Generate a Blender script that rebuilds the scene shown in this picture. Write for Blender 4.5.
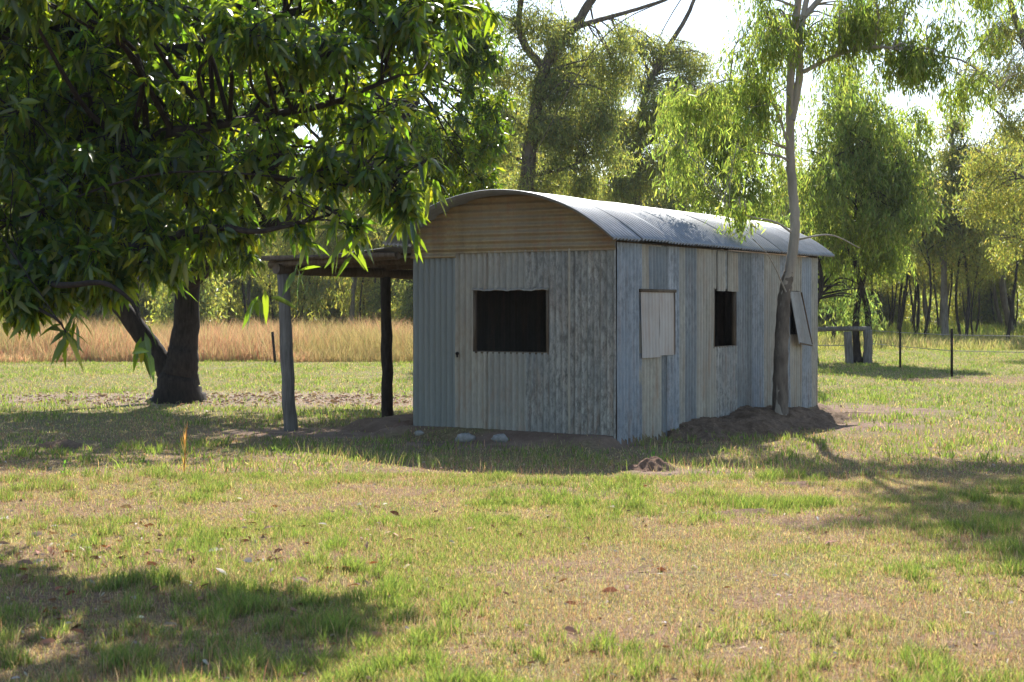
import bpy, math, random
import numpy as np
R = math.radians
for o in list(bpy.data.objects):
    bpy.data.objects.remove(o)
S = bpy.context.scene
COL = S.collection

# ------------------------------------------------------------------ camera
F = 1466.0; HZ = 308.0; EYE = 1.72
cam_d = bpy.data.cameras.new('camera'); cam = bpy.data.objects.new('camera', cam_d); COL.objects.link(cam)
cam.location = (0, 0, EYE); cam.rotation_euler = (R(90), 0, 0)
cam_d.sensor_width = 36; cam_d.lens = 36*F/1024; cam_d.shift_y = -(341-HZ)/1024
cam_d.clip_start = .1; cam_d.clip_end = 3000
cam_d.dof.use_dof = True; cam_d.dof.focus_distance = 20.5; cam_d.dof.aperture_fstop = 5.0
S.camera = cam

# ------------------------------------------------------------------ light
SUN_E, SUN_A = 44.0, 5.0            # elevation; azimuth from +Y towards +X
w = bpy.data.worlds.new('World'); S.world = w; w.use_nodes = True
nt = w.node_tree; nt.nodes.clear()
sky = nt.nodes.new('ShaderNodeTexSky'); sky.sky_type = 'NISHITA'; sky.sun_disc = False
sky.sun_elevation = R(SUN_E); sky.sun_rotation = R(SUN_A); sky.dust_density = .7; sky.air_density = 1.0; sky.ozone_density = 1.0
bg = nt.nodes.new('ShaderNodeBackground'); bg.inputs[1].default_value = .118
wo = nt.nodes.new('ShaderNodeOutputWorld')
nt.links.new(sky.outputs[0], bg.inputs[0]); nt.links.new(bg.outputs[0], wo.inputs[0])
sd = bpy.data.lights.new('sun', 'SUN'); sd.energy = 5.0; sd.angle = R(.53); sd.color = (1, .96, .88)
so = bpy.data.objects.new('sun', sd); COL.objects.link(so); so.location = (0, 0, 40)
so.rotation_euler = (R(90-SUN_E), 0, R(180-SUN_A))
# the lamp shines along its local -Z; rotate so that it comes from azimuth A at elevation E
from mathutils import Vector, Matrix
sdir = Vector((math.sin(R(SUN_A))*math.cos(R(SUN_E)), math.cos(R(SUN_A))*math.cos(R(SUN_E)), math.sin(R(SUN_E))))
so.rotation_mode = 'QUATERNION'; so.rotation_quaternion = sdir.to_track_quat('Z', 'Y')
S.view_settings.view_transform = 'Standard'; S.view_settings.look = 'None'
S.view_settings.exposure = 1.14; S.view_settings.gamma = 1
S.cycles.max_bounces = 7; S.cycles.diffuse_bounces = 4; S.cycles.glossy_bounces = 2; S.cycles.transmission_bounces = 5
S.cycles.transparent_max_bounces = 4; S.cycles.use_denoising = True; S.cycles.sample_clamp_indirect = 6
S.cycles.caustics_reflective = False; S.cycles.caustics_refractive = False

# ------------------------------------------------------------------ numeric helpers
rng = np.random.default_rng(7)
def at(px, y, Y):
    return np.array([(px-512)/F*Y, Y, EYE-(y-HZ)/F*Y])
_tab = np.random.default_rng(3).random((256, 256))
def vnoise(x, y, s):
    x = np.asarray(x, float)/s+57.3; y = np.asarray(y, float)/s+91.7
    xi = np.floor(x).astype(int); yi = np.floor(y).astype(int); fx = x-xi; fy = y-yi
    fx = fx*fx*(3-2*fx); fy = fy*fy*(3-2*fy)
    a = _tab[xi % 256, yi % 256]; b = _tab[(xi+1) % 256, yi % 256]; c = _tab[xi % 256, (yi+1) % 256]; d = _tab[(xi+1) % 256, (yi+1) % 256]
    return (a*(1-fx)+b*fx)*(1-fy)+(c*(1-fx)+d*fx)*fy
def fbm(x, y, s, o=3):
    v = 0; t = 0
    for i in range(o):
        v = v+vnoise(x+13*i, y-7*i, s/2**i)*.5**i; t += .5**i
    return v/t
def sst(a, b, x):
    t = np.clip((x-a)/(b-a), 0, 1); return t*t*(3-2*t)

class MB:
    def __init__(s): s.v = []; s.f4 = []; s.f3 = []; s.c = []; s.n = 0
    def add(s, v, f, c=None):
        v = np.asarray(v, float).reshape(-1, 3); f = np.asarray(f, int)
        if f.shape[1] == 4: s.f4.append(f+s.n)
        else: s.f3.append(f+s.n)
        s.v.append(v); s.n += len(v)
        if c is None: c = (1, 1, 1)
        c = np.asarray(c, float)
        if c.ndim == 1: c = np.tile(c, (len(v), 1))
        s.c.append(c)
    def box(s, a, b, c=None, M=None):
        (x0, y0, z0), (x1, y1, z1) = a, b
        v = np.array([[x0,y0,z0],[x1,y0,z0],[x1,y1,z0],[x0,y1,z0],[x0,y0,z1],[x1,y0,z1],[x1,y1,z1],[x0,y1,z1]])
        if M is not None: v = v@np.asarray(M)[:3, :3].T+np.asarray(M)[:3, 3]
        s.add(v, [[0,3,2,1],[4,5,6,7],[0,1,5,4],[1,2,6,5],[2,3,7,6],[3,0,4,7]], c)
    def tube(s, P, rad, seg=6, c=None, bump=0, cap=True, flute=0):
        P = np.asarray(P, float); n = len(P); rad = np.broadcast_to(np.asarray(rad, float), (n,))
        T = np.gradient(P, axis=0); T /= np.linalg.norm(T, axis=1)[:, None]+1e-9
        ref = np.array([1., 0, 0]) if abs(T[0][0]) < .8 else np.array([0, 1., 0])
        A = np.cross(T, ref); A /= np.linalg.norm(A, axis=1)[:, None]+1e-9; B = np.cross(T, A)
        th = np.arange(seg)*2*math.pi/seg
        rr = rad[:, None]*np.ones((n, seg))
        if flute:
            tw_ = np.linspace(0, .8, n)[:, None]; rr = rr*(1+flute*(np.sin(3*th[None]+tw_+P[0, 0])*.5+np.sin(5*th[None]-tw_*1.5+1)*.35+np.sin(2*th[None]+2)*.3)*np.clip(1.2-.06*np.arange(n)[:, None], .5, 1.2))
        if bump: rr = rr*(1+bump*(rng.random((n, seg))-.5)*2)
        V = P[:, None]+rr[..., None]*(np.cos(th)[None, :, None]*A[:, None]+np.sin(th)[None, :, None]*B[:, None])
        i = np.arange(n-1)[:, None]*seg; j = np.arange(seg)[None]; k = (j+1) % seg
        f = np.stack([i+j, i+k, i+seg+k, i+seg+j], -1).reshape(-1, 4)
        n0 = s.n; s.add(V, f, c)
        if cap:
            for e, rr_ in ((0, 1), (n-1, 0)):
                ring = np.arange(seg)+e*seg; v = [V[e].mean(0)]; s.add(v, np.zeros((0, 3), int), c)
                ci = s.n-1-n0
                s.f3.append(np.stack([np.full(seg, ci), ring, np.roll(ring, -1)], 1)+n0)
    def build(s, name, mat, parent=None, smooth=False):
        V = np.concatenate(s.v).astype(np.float32); C = np.concatenate(s.c)
        f4 = np.concatenate(s.f4) if s.f4 else np.zeros((0, 4), int); f3 = np.concatenate(s.f3) if s.f3 else np.zeros((0, 3), int)
        me = bpy.data.meshes.new(name); me.vertices.add(len(V)); me.vertices.foreach_set('co', V.ravel())
        nl = f4.size+f3.size; me.loops.add(nl); me.polygons.add(len(f4)+len(f3))
        me.loops.foreach_set('vertex_index', np.concatenate([f4.ravel(), f3.ravel()]).astype(np.int32))
        st = np.concatenate([np.arange(len(f4))*4, f4.size+np.arange(len(f3))*3]).astype(np.int32)
        me.polygons.foreach_set('loop_start', st)
        if smooth: me.polygons.foreach_set('use_smooth', np.ones(len(st), bool))
        at_ = me.attributes.new('Col', 'FLOAT_COLOR', 'POINT')
        at_.data.foreach_set('color', np.concatenate([C, np.ones((len(C), 1))], 1).astype(np.float32).ravel())
        me.update(calc_edges=True)
        me.materials.append(mat)
        o = bpy.data.objects.new(name, me); COL.objects.link(o)
        if parent: o.parent = parent
        return o

def tag(o, label=None, cat=None, group=None, kind=None):
    if label: o['label'] = label
    if cat: o['category'] = cat
    if group: o['group'] = group
    if kind: o['kind'] = kind
    return o
def empty(name, loc, rz=0):
    o = bpy.data.objects.new(name, None); COL.objects.link(o); o.location = loc; o.rotation_euler = (0, 0, rz); o.empty_display_size = .3
    return o
def copy_tree(o, parent=None):
    c = o.copy(); COL.objects.link(c)
    if parent: c.parent = parent
    for ch in list(o.children): copy_tree(ch, c)
    return c

# ------------------------------------------------------------------ materials
def newmat(name):
    m = bpy.data.materials.new(name); m.use_nodes = True; t = m.node_tree; t.nodes.clear()
    out = t.nodes.new('ShaderNodeOutputMaterial'); return m, t, out
def N(t, typ, **k):
    n = t.nodes.new(typ)
    for a, b in k.items():
        if a.startswith('i_'): n.inputs[int(a[2:])].default_value = b
        else: setattr(n, a, b)
    return n
def noise(t, vec, scale, detail=4, rough=.55):
    n = N(t, 'ShaderNodeTexNoise'); n.inputs['Scale'].default_value = scale; n.inputs['Detail'].default_value = detail; n.inputs['Roughness'].default_value = rough
    t.links.new(vec, n.inputs['Vector']); return n.outputs[0]
def ramp(t, fac, stops):
    n = N(t, 'ShaderNodeValToRGB'); e = n.color_ramp.elements
    while len(e) < len(stops): e.new(.5)
    for el, (p, c) in zip(e, stops):
        el.position = p; el.color = (*c, 1) if len(c) == 3 else c
    t.links.new(fac, n.inputs[0]); return n.outputs[0]
def mix(t, fac, a, b, mode='MIX'):
    n = N(t, 'ShaderNodeMix', data_type='RGBA', blend_type=mode)
    for i, v in ((0, fac), (6, a), (7, b)):
        if hasattr(v, 'links') or hasattr(v, 'is_linked'): t.links.new(v, n.inputs[i])
        else: n.inputs[i].default_value = v if i == 0 else (*v, 1)
    return n.outputs[2]
def math_(t, op, a, b=0.0):
    n = N(t, 'ShaderNodeMath', operation=op)
    for i, v in ((0, a), (1, b)):
        if hasattr(v, 'is_linked'): t.links.new(v, n.inputs[i])
        else: n.inputs[i].default_value = v
    return n.outputs[0]
def mapping(t, vec, sc):
    n = N(t, 'ShaderNodeMapping'); n.inputs['Scale'].default_value = sc; t.links.new(vec, n.inputs[0]); return n.outputs[0]
def bump(t, h, strength, dist):
    n = N(t, 'ShaderNodeBump'); n.inputs['Strength'].default_value = strength; n.inputs['Distance'].default_value = dist
    t.links.new(h, n.inputs['Height']); return n.outputs[0]

def leaf_mat(name, rough=.4, trans=.45, tmul=(2.6, 2.4, .6), spec=.5):
    m, t, out = newmat(name)
    a = N(t, 'ShaderNodeAttribute', attribute_name='Col')
    p = N(t, 'ShaderNodeBsdfPrincipled'); p.inputs['Roughness'].default_value = rough; p.inputs['Specular IOR Level'].default_value = spec
    t.links.new(a.outputs[0], p.inputs['Base Color'])
    tr = N(t, 'ShaderNodeBsdfTranslucent'); t.links.new(mix(t, 1.0, a.outputs[0], tmul, 'MULTIPLY'), tr.inputs[0])
    ms = N(t, 'ShaderNodeMixShader'); ms.inputs[0].default_value = trans
    t.links.new(p.outputs[0], ms.inputs[1]); t.links.new(tr.outputs[0], ms.inputs[2]); t.links.new(ms.outputs[0], out.inputs[0])
    return m
M_MANGO = leaf_mat('mango_leaf', .27, .5, (8.4, 6.9, .9), .6)
M_MANGO2 = leaf_mat('mango_leaf_far', .38, .5, (7.6, 6.4, .8), .45)
M_GUM = leaf_mat('gum_leaf', .45, .52, (3.8, 3.3, 1.3), .5)
M_WEEP = leaf_mat('weeping_leaf', .45, .52, (2.8, 3.0, 1.3), .4)
M_GRASS = leaf_mat('grass_blade', .6, .5, (1.9, 1.9, 1.0), .3)
M_STRAW = leaf_mat('straw_blade', .7, .4, (1.35, 1.2, 1.0), .2)

def bark_mat(name, c1, c2, sc=6, bstr=.6, bd=.02, zs=.25):
    m, t, out = newmat(name)
    tc = N(t, 'ShaderNodeTexCoord').outputs['Object']
    n1 = noise(t, mapping(t, tc, (sc, sc, sc*zs)), 1.6, 6, .65); n2 = noise(t, tc, 1.3, 3)
    c = ramp(t, n1, [(.32, c1), (.68, c2)])
    c = mix(t, ramp(t, n2, [(.4, (0, 0, 0)), (.7, (.5, .5, .5))]), c, tuple(x*.55 for x in c1))
    p = N(t, 'ShaderNodeBsdfPrincipled'); p.inputs['Roughness'].default_value = .85; p.inputs['Specular IOR Level'].default_value = .2
    t.links.new(c, p.inputs['Base Color']); t.links.new(bump(t, n1, bstr, bd), p.inputs['Normal']); t.links.new(p.outputs[0], out.inputs[0])
    return m
M_BARK_D = bark_mat('dark_bark', (.016, .012, .01), (.055, .042, .034), 14)
M_BARK_G = bark_mat('grey_bark', (.12, .1, .085), (.3, .27, .23), 7, .4)
M_BARK_S = bark_mat('pale_bark', (.24, .205, .165), (.42, .37, .3), 5, .35, .012)
M_BARK_R = bark_mat('gum_bark', (.07, .055, .045), (.2, .165, .13), 7)
M_LOG = bark_mat('weathered_log', (.1, .09, .08), (.26, .24, .22), 14, .7, .02, .08)
M_TIMBER = bark_mat('old_timber', (.09, .065, .045), (.2, .15, .105), 14, .5, .01, .1)
M_STONE = bark_mat('stone', (.2, .19, .17), (.42, .4, .37), 9, .5, .01, 1)

def earth_mat(name, c1, c2, sc=9, bd=.05):
    m, t, out = newmat(name)
    tc = N(t, 'ShaderNodeTexCoord').outputs['Object']
    n1 = noise(t, tc, sc, 8, .7); n2 = noise(t, tc, sc*6, 4, .7)
    c = ramp(t, n1, [(.3, c1), (.7, c2)]); c = mix(t, ramp(t, n2, [(.55, (0, 0, 0)), (.75, (.6, .6, .6))]), c, tuple(min(1, x*1.9) for x in c2))
    p = N(t, 'ShaderNodeBsdfPrincipled'); p.inputs['Roughness'].default_value = .95; p.inputs['Specular IOR Level'].default_value = .1
    t.links.new(c, p.inputs['Base Color']); t.links.new(bump(t, math_(t, 'ADD', n1, n2), .9, bd), p.inputs['Normal']); t.links.new(p.outputs[0], out.inputs[0])
    return m
M_DUG = earth_mat('dug_earth', (.09, .06, .04), (.27, .185, .125), 7, .05)
M_RED = earth_mat('red_earth', (.13, .075, .05), (.27, .17, .12), 14, .02)

def tin_mat(name, base, dark, light, rust=.25, blotch=.5, bluish=(.22, .27, .34), rough=.5, metal=.35, seed=0.0, zrust=.5):
    """weathered zinc: spangled blotches, run-off streaks down the sheet, rust at the foot"""
    m, t, out = newmat(name)
    tc = N(t, 'ShaderNodeTexCoord').outputs['Object']
    mp = N(t, 'ShaderNodeMapping'); mp.inputs['Location'].default_value = (seed*3.1, seed*1.7, seed*.9); t.links.new(tc, mp.inputs[0]); v = mp.outputs[0]
    st = noise(t, mapping(t, v, (5, 5, .5)), 1, 4, .6); bl = noise(t, mapping(t, v, (13, 13, 5)), 1.6, 9, .78); big = noise(t, v, 1.1, 3)
    c = ramp(t, st, [(.25, dark), (.5, base), (.78, light)])
    c = mix(t, math_(t, 'MULTIPLY', ramp(t, bl, [(.44, (0, 0, 0)), (.6, (1, 1, 1))]), blotch), c, tuple(x*.5 for x in dark))
    c = mix(t, math_(t, 'MULTIPLY', ramp(t, big, [(.42, (0, 0, 0)), (.62, (1, 1, 1))]), .55), c, bluish)
    sx = N(t, 'ShaderNodeSeparateXYZ'); t.links.new(tc, sx.inputs[0])
    zz = N(t, 'ShaderNodeMapRange'); t.links.new(sx.outputs[2], zz.inputs[0])
    zz.inputs[1].default_value = 1.1; zz.inputs[2].default_value = .1; zz.inputs[3].default_value = 1-zrust; zz.inputs[4].default_value = 1
    rn = noise(t, mapping(t, v, (6, 6, 1.1)), 1.3, 6, .7)
    rf = math_(t, 'MULTIPLY', math_(t, 'MULTIPLY', ramp(t, rn, [(.5, (0, 0, 0)), (.72, (1, 1, 1))]), zz.outputs[0]), rust*2)
    c = mix(t, rf, c, (.27, .15, .085))
    p = N(t, 'ShaderNodeBsdfPrincipled'); p.inputs['Metallic'].default_value = metal
    rr = N(t, 'ShaderNodeMapRange'); t.links.new(bl, rr.inputs[0]); rr.inputs[3].default_value = rough-.1; rr.inputs[4].default_value = rough+.25
    t.links.new(rr.outputs[0], p.inputs['Roughness'])
    t.links.new(c, p.inputs['Base Color']); t.links.new(bump(t, noise(t, v, 3, 4), .25, .02), p.inputs['Normal']); t.links.new(p.outputs[0], out.inputs[0])
    return m

# ------------------------------------------------------------------ hut frame of reference
HC = np.array([1.29, 18.18]); HA = math.atan2(.8476, .5307); US = np.array([.5307, .8476]); UF = np.array([-.8476, .5307])
HL, HWd = 7.03, 3.085; PAD = .12
def to_local(x, y):
    dx = x-HC[0]; dy = y-HC[1]; return dx*US[0]+dy*US[1], dx*UF[0]+dy*UF[1]
def hw(lx, ly, z): p = HC+US*lx+UF*ly; return (p[0], p[1], z)
def rectdist(lx, ly, x0, x1, y0, y1):
    dx = np.maximum(np.maximum(x0-lx, lx-x1), 0); dy = np.maximum(np.maximum(y0-ly, ly-y1), 0); return np.hypot(dx, dy)

ELL = [  # bare places: x, y, rx, ry, kind
    (-4.5, 27.8, 8.0, 2.6, 'litter'), (-2.3, 20.3, 2.4, 1.1, 'dirt'), (-1.2, 21.6, 1.2, 1.4, 'dirt'), (5.9, 24.6, 1.5, 1.6, 'dirt'),
    (0.0, 18.4, 1.9, .6, 'dirt'), (4.6, 21.4, 1.5, 1.0, 'dirt'), (1.8, 15.4, .8, .5, 'dirt'), (-3.6, 9.4, 1.6, 1.5, 'soil'), (-1.6, 10.2, 1.2, .8, 'soil'),
    (2.2, 12.0, 1.3, .6, 'soil'), (11.5, 35, 3.2, 2.2, 'soil'), (-1.1, 12.6, .9, .9, 'soil'), (.8, 7.6, .8, .5, 'soil'), (12.5, 29.0, 3, 1.2, 'soil'),
    (-2.5, 8.5, .9, .5, 'soil'), (.3, 9.7, .8, .4, 'soil'), (1.7, 8.6, .7, .35, 'soil'), (-.4, 13.8, 1.6, .5, 'soil'), (2.6, 7.6, .6, .3, 'soil'), (-4.2, 12.6, 1.5, .7, 'soil'), (-1.2, 7.4, .5, .3, 'soil'), (4.4, 10.8, .9, .4, 'soil')]
def ell(x, y, e):
    n = (fbm(x, y, .9)-.5)*1.1
    return 1-sst(.55, 1.15, np.hypot((x-e[0])/e[2], (y-e[1])/e[3])+n)
def bare(x, y):
    m = np.zeros(np.shape(x))
    for e in ELL: m = np.maximum(m, ell(x, y, e)*{'litter': .8, 'dirt': 1, 'soil': .65}[e[4]])
    return m
def gh(x, y):
    """height of the ground"""
    x = np.asarray(x, float); y = np.asarray(y, float)
    h = (fbm(x, y, 1.6)-.5)*.05+(fbm(x, y, .35, 2)-.5)*.018
    far = sst(45, 160, np.hypot(x, y)); h = h*(1-far)
    lx, ly = to_local(x, y)
    d = np.minimum(rectdist(lx, ly, -.16, HL+.2, .12, HWd+.15), rectdist(lx, ly, .5, 3.2, 2.5, HWd+1.2))
    pad = (PAD+.012)*(1-sst(.03, .42+.25*(fbm(x, y, .5)-.5), d))
    side = rectdist(lx, ly, -.5, 1.4, -3, -.02) < .01
    pad = np.where(side, np.minimum(pad, .0), pad)
    rough = np.exp(-((d-.25)/.2)**2)*(fbm(x, y, .16, 2)-.4)*.09
    inside = sst(.6, 0, rectdist(lx, ly, -.3, HL+.3, -.3, HWd+.3))
    return h*(1-.7*inside)+pad+np.where(side, 0, rough)

# ------------------------------------------------------------------ ground sheet
def axis(lo, hi, dlo, dhi, step, grow=1.22):
    a = [dlo]; s = step
    while a[-1] > lo: s *= grow; a.append(a[-1]-s)
    b = [dhi]; s = step
    while b[-1] < hi: s *= grow; b.append(b[-1]+s)
    return np.array(sorted(a[1:])+list(np.arange(dlo, dhi, step))+b)
gx = axis(-900, 900, -9, 9.5, .085); gy = axis(-900, 1600, 5.5, 27, .085)
X, Y = np.meshgrid(gx, gy, indexing='ij'); Z = gh(X, Y)
m = MB(); nx, ny = X.shape; i = np.arange(nx-1)[:, None]*ny; j = np.arange(ny-1)[None]
m.add(np.stack([X, Y, Z], -1), np.stack([i+j, i+ny+j, i+ny+j+1, i+j+1], -1).reshape(-1, 4))
def ground_mat():
    g, t, out = newmat('ground_turf')
    tc = N(t, 'ShaderNodeTexCoord').outputs['Object']
    n1 = noise(t, tc, .55, 5, .6); n2 = noise(t, tc, 2.7, 6, .65); n3 = noise(t, tc, 22, 6, .75); n4 = noise(t, tc, 70, 3, .7)
    straw = ramp(t, n3, [(.3, (.1, .06, .035)), (.5, (.25, .16, .1)), (.72, (.42, .31, .2))])
    green = ramp(t, n3, [(.25, (.05, .07, .02)), (.55, (.14, .18, .045)), (.8, (.24, .27, .08))])
    gf = ramp(t, math_(t, 'ADD', math_(t, 'MULTIPLY', n1, .6), math_(t, 'MULTIPLY', n2, .4)), [(.45, (0, 0, 0)), (.68, (.8, .8, .8))])
    sp = N(t, 'ShaderNodeSeparateXYZ'); t.links.new(tc, sp.inputs[0]); fr = N(t, 'ShaderNodeMapRange'); t.links.new(sp.outputs[1], fr.inputs[0])
    fr.inputs[1].default_value = 13; fr.inputs[2].default_value = 26; fr.inputs[3].default_value = 0; fr.inputs[4].default_value = .5
    c = mix(t, math_(t, 'MAXIMUM', gf, fr.outputs[0]), straw, green)
    # warped position for the bare places
    vm = N(t, 'ShaderNodeVectorMath', operation='ADD'); nn = N(t, 'ShaderNodeTexNoise'); nn.inputs['Scale'].default_value = 1.4; nn.inputs['Detail'].default_value = 5
    t.links.new(tc, nn.inputs['Vector']); sc = N(t, 'ShaderNodeVectorMath', operation='MULTIPLY_ADD'); t.links.new(nn.outputs['Color'], sc.inputs[0])
    sc.inputs[1].default_value = (1.5, 1.5, 0); sc.inputs[2].default_value = (-.75, -.75, 0); t.links.new(tc, vm.inputs[0]); t.links.new(sc.outputs[0], vm.inputs[1])
    def mask(es):
        acc = None
        for e in es:
            a = N(t, 'ShaderNodeMapping'); a.vector_type = 'POINT'
            a.inputs['Location'].default_value = (-e[0]/e[2], -e[1]/e[3], 0); a.inputs['Scale'].default_value = (1/e[2], 1/e[3], 0); t.links.new(vm.outputs[0], a.inputs[0])
            l = N(t, 'ShaderNodeVectorMath', operation='LENGTH'); t.links.new(a.outputs[0], l.inputs[0])
            r = N(t, 'ShaderNodeMapRange', interpolation_type='SMOOTHSTEP'); t.links.new(l.outputs['Value'], r.inputs[0]); r.inputs[1].default_value = 1.1; r.inputs[2].default_value = .6
            acc = r.outputs[0] if acc is None else math_(t, 'MAXIMUM', acc, r.outputs[0])
        return acc
    soil = ramp(t, n3, [(.28, (.09, .05, .03)), (.52, (.25, .15, .095)), (.8, (.42, .3, .21))])
    dirt = ramp(t, n2, [(.3, (.16, .1, .07)), (.7, (.33, .23, .165))])
    litter = ramp(t, n3, [(.3, (.14, .09, .06)), (.5, (.27, .19, .14)), (.62, (.38, .3, .23)), (.8, (.5, .43, .36))])
    c = mix(t, math_(t, 'MULTIPLY', mask([e for e in ELL if e[4] == 'soil']), .8), c, soil)
    c = mix(t, mask([e for e in ELL if e[4] == 'litter']), c, litter)
    c = mix(t, mask([e for e in ELL if e[4] == 'dirt']), c, dirt)
    c = mix(t, ramp(t, n4, [(.6, (0, 0, 0)), (.72, (.5, .5, .5))]), c, (.5, .43, .3))
    p = N(t, 'ShaderNodeBsdfPrincipled'); p.inputs['Roughness'].default_value = .95; p.inputs['Specular IOR Level'].default_value = .1
    t.links.new(c, p.inputs['Base Color']); t.links.new(bump(t, math_(t, 'ADD', n3, n4), .8, .03), p.inputs['Normal']); t.links.new(p.outputs[0], out.inputs[0])
    return g
tag(m.build('ground', ground_mat(), smooth=True), kind='structure')

# ------------------------------------------------------------------ hut
root = empty('corrugated_hut', (HC[0], HC[1], 0), HA)
tag(root, 'weathered corrugated iron hut with an arched roof and a timber lean-to on log posts', 'hut')
PITCH = .092
def sheet(axis_, a0, a1, z0, z1, off, mat, openings=(), name='wall_sheet', amp=.02, sag=0.0, jag=.0, top=None, lean=0.0, parent=root, sgn=-1, horiz=False):
    """corrugated sheet standing in the plane x=off (axis 'y') or y=off (axis 'x'); openings cut through it"""
    for o_ in openings:      # a window as wide as the sheet: one sheet above it, another below
        if o_[0] <= a0+.036 and o_[1] >= a1-.036 and z1-z0 > 2 and o_[1]-o_[0] > .3:
            rest = [q for q in openings if q is not o_]
            sheet(axis_, a0, a1, z0, o_[2], off, mat, (), name, amp, sag, jag, top, lean, parent, sgn)
            return sheet(axis_, a0, a1, o_[3], z1, off, mat, rest, name, amp, sag, .006, top, lean, parent, sgn)
    if horiz:
        rows = np.unique(np.round(np.concatenate([np.arange(z0, z1, PITCH/8), [z1]]), 4)); cols = np.linspace(a0, a1, 60)
    else:
        cols = set(np.round(np.arange(a0, a1, PITCH/8), 4)) | {a1}
        for o_ in openings: cols |= {v for v in (o_[0], o_[1]) if a0 < v < a1}
        cols = np.array(sorted(cols)); rows = {z0, z1}
        for o_ in openings: rows |= {v for v in (o_[2], o_[3]) if z0 < v < z1}
        rows = np.array(sorted(rows | set(np.linspace(z0, z1, 7))))
    A, Zz = np.meshgrid(cols, rows, indexing='ij')
    ph = rng.random()*.2
    D = amp*np.sin(2*math.pi*((Zz if horiz else A)/PITCH+ph))
    D = D+.006*(fbm(A*3+a0*7, Zz*3, 1.0, 2)-.5)*2+lean*(z1-Zz)
    Zo = Zz.copy()
    if top is not None: Zo = np.minimum(Zz, top(A))
    if jag: Zo = np.where(Zz <= z0+1e-6, Zo+jag*(fbm(A, A*0+a0, .35, 2)-.5)*2, Zo)
    if axis_ == 'y': V = np.stack([off+sgn*D, A, Zo], -1)
    else: V = np.stack([A, off+sgn*D, Zo], -1)
    n1, n2 = A.shape; F_ = []
    for ii in range(n1-1):
        for jj in range(n2-1):
            ca = (cols[ii]+cols[ii+1])/2; cz = (rows[jj]+rows[jj+1])/2
            if any(o_[0] < ca < o_[1] and o_[2] < cz < o_[3] for o_ in openings): continue
            if top is not None and rows[jj] >= top(ca): continue
            k = ii*n2+jj; F_.append([k, k+n2, k+n2+1, k+1])
    b = MB(); b.add(V, F_); return b.build(name, mat, parent, smooth=True)

T_CLEAN = tin_mat('tin_blue_grey', (.2, .215, .205), (.16, .17, .165), (.25, .262, .25), .03, .08, (.18, .2, .2), .45, .35, 1)
T_TAN = tin_mat('tin_tan_grey', (.34, .325, .285), (.26, .245, .21), (.45, .43, .38), .35, .4, (.25, .25, .235), .48, .4, 2)
T_TAN2 = tin_mat('tin_tan_light', (.36, .33, .27), (.25, .225, .18), (.47, .43, .36), .4, .3, (.29, .28, .255), .5, .35, 3)
T_BLOT = tin_mat('tin_blotched', (.34, .335, .31), (.25, .245, .23), (.46, .44, .4), .3, .95, (.22, .23, .23), .5, .35, 4)
T_BLUE = tin_mat('tin_blue', (.26, .285, .315), (.19, .21, .235), (.4, .42, .445), .2, .6, (.23, .27, .32), .45, .4, 5)
T_DARK = tin_mat('tin_slate', (.18, .195, .205), (.13, .14, .15), (.27, .28, .285), .15, .5, (.17, .2, .225), .45, .4, 6)
T_SHADE = tin_mat('tin_painted_shade', (.06, .055, .05), (.04, .035, .03), (.08, .075, .07), .2, .3, (.05, .05, .05), .8, .0, 12)  # interior darkness painted into the tin so the window openings look black
T_ROOF = tin_mat('tin_roof', (.27, .28, .295), (.22, .23, .24), (.33, .34, .35), .08, .2, (.25, .265, .285), .5, .4, 8, 0)
T_GABLE = tin_mat('tin_gable_brown', (.33, .255, .14), (.22, .165, .09), (.43, .35, .21), .5, .3, (.26, .21, .15), .6, .1, 9, 0)
T_SHUT = tin_mat('tin_shutter_pink', (.33, .275, .23), (.24, .2, .165), (.41, .355, .31), .3, .1, (.42, .4, .38), .6, .05, 10, .2)
T_SHUT2 = tin_mat('tin_shutter_grey', (.34, .33, .31), (.22, .22, .21), (.44, .43, .41), .2, .3, (.3, .31, .32), .5, .2, 11, .2)

ZT = 2.54
W1 = (.994, 2.112, 1.146, 1.955)
# front wall, from the right corner leftwards (local y)
for a0, a1, mt, off, z0, z1 in ((-.005, .65, T_BLOT, -.004, .1, ZT), (.635, .67, T_TAN2, -.02, .12, 2.5), (.66, 1.31, T_BLOT, -.008, .12, ZT), (1.294, 1.88, T_TAN, -.013, .13, ZT),
                                (1.861, 2.4, T_TAN2, -.006, .12, ZT), (2.383, 3.09, T_CLEAN, -.022, .13, 2.40)):
    sheet('y', a0, a1, z0, z1, off, mt, (W1,), jag=.012, top=None)
# left wall, back wall (corrugated too), coloured near black as the hut's inner shade
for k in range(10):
    a0 = k*.703; sheet('x', a0, a0+.72, .1, ZT, HWd+.003*(k % 2), T_SHADE, (), sgn=1)
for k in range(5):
    a0 = k*.617; sheet('y', a0, a0+.63, .1, ZT, HL+.003*(k % 2), T_SHADE, sgn=1)
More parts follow.
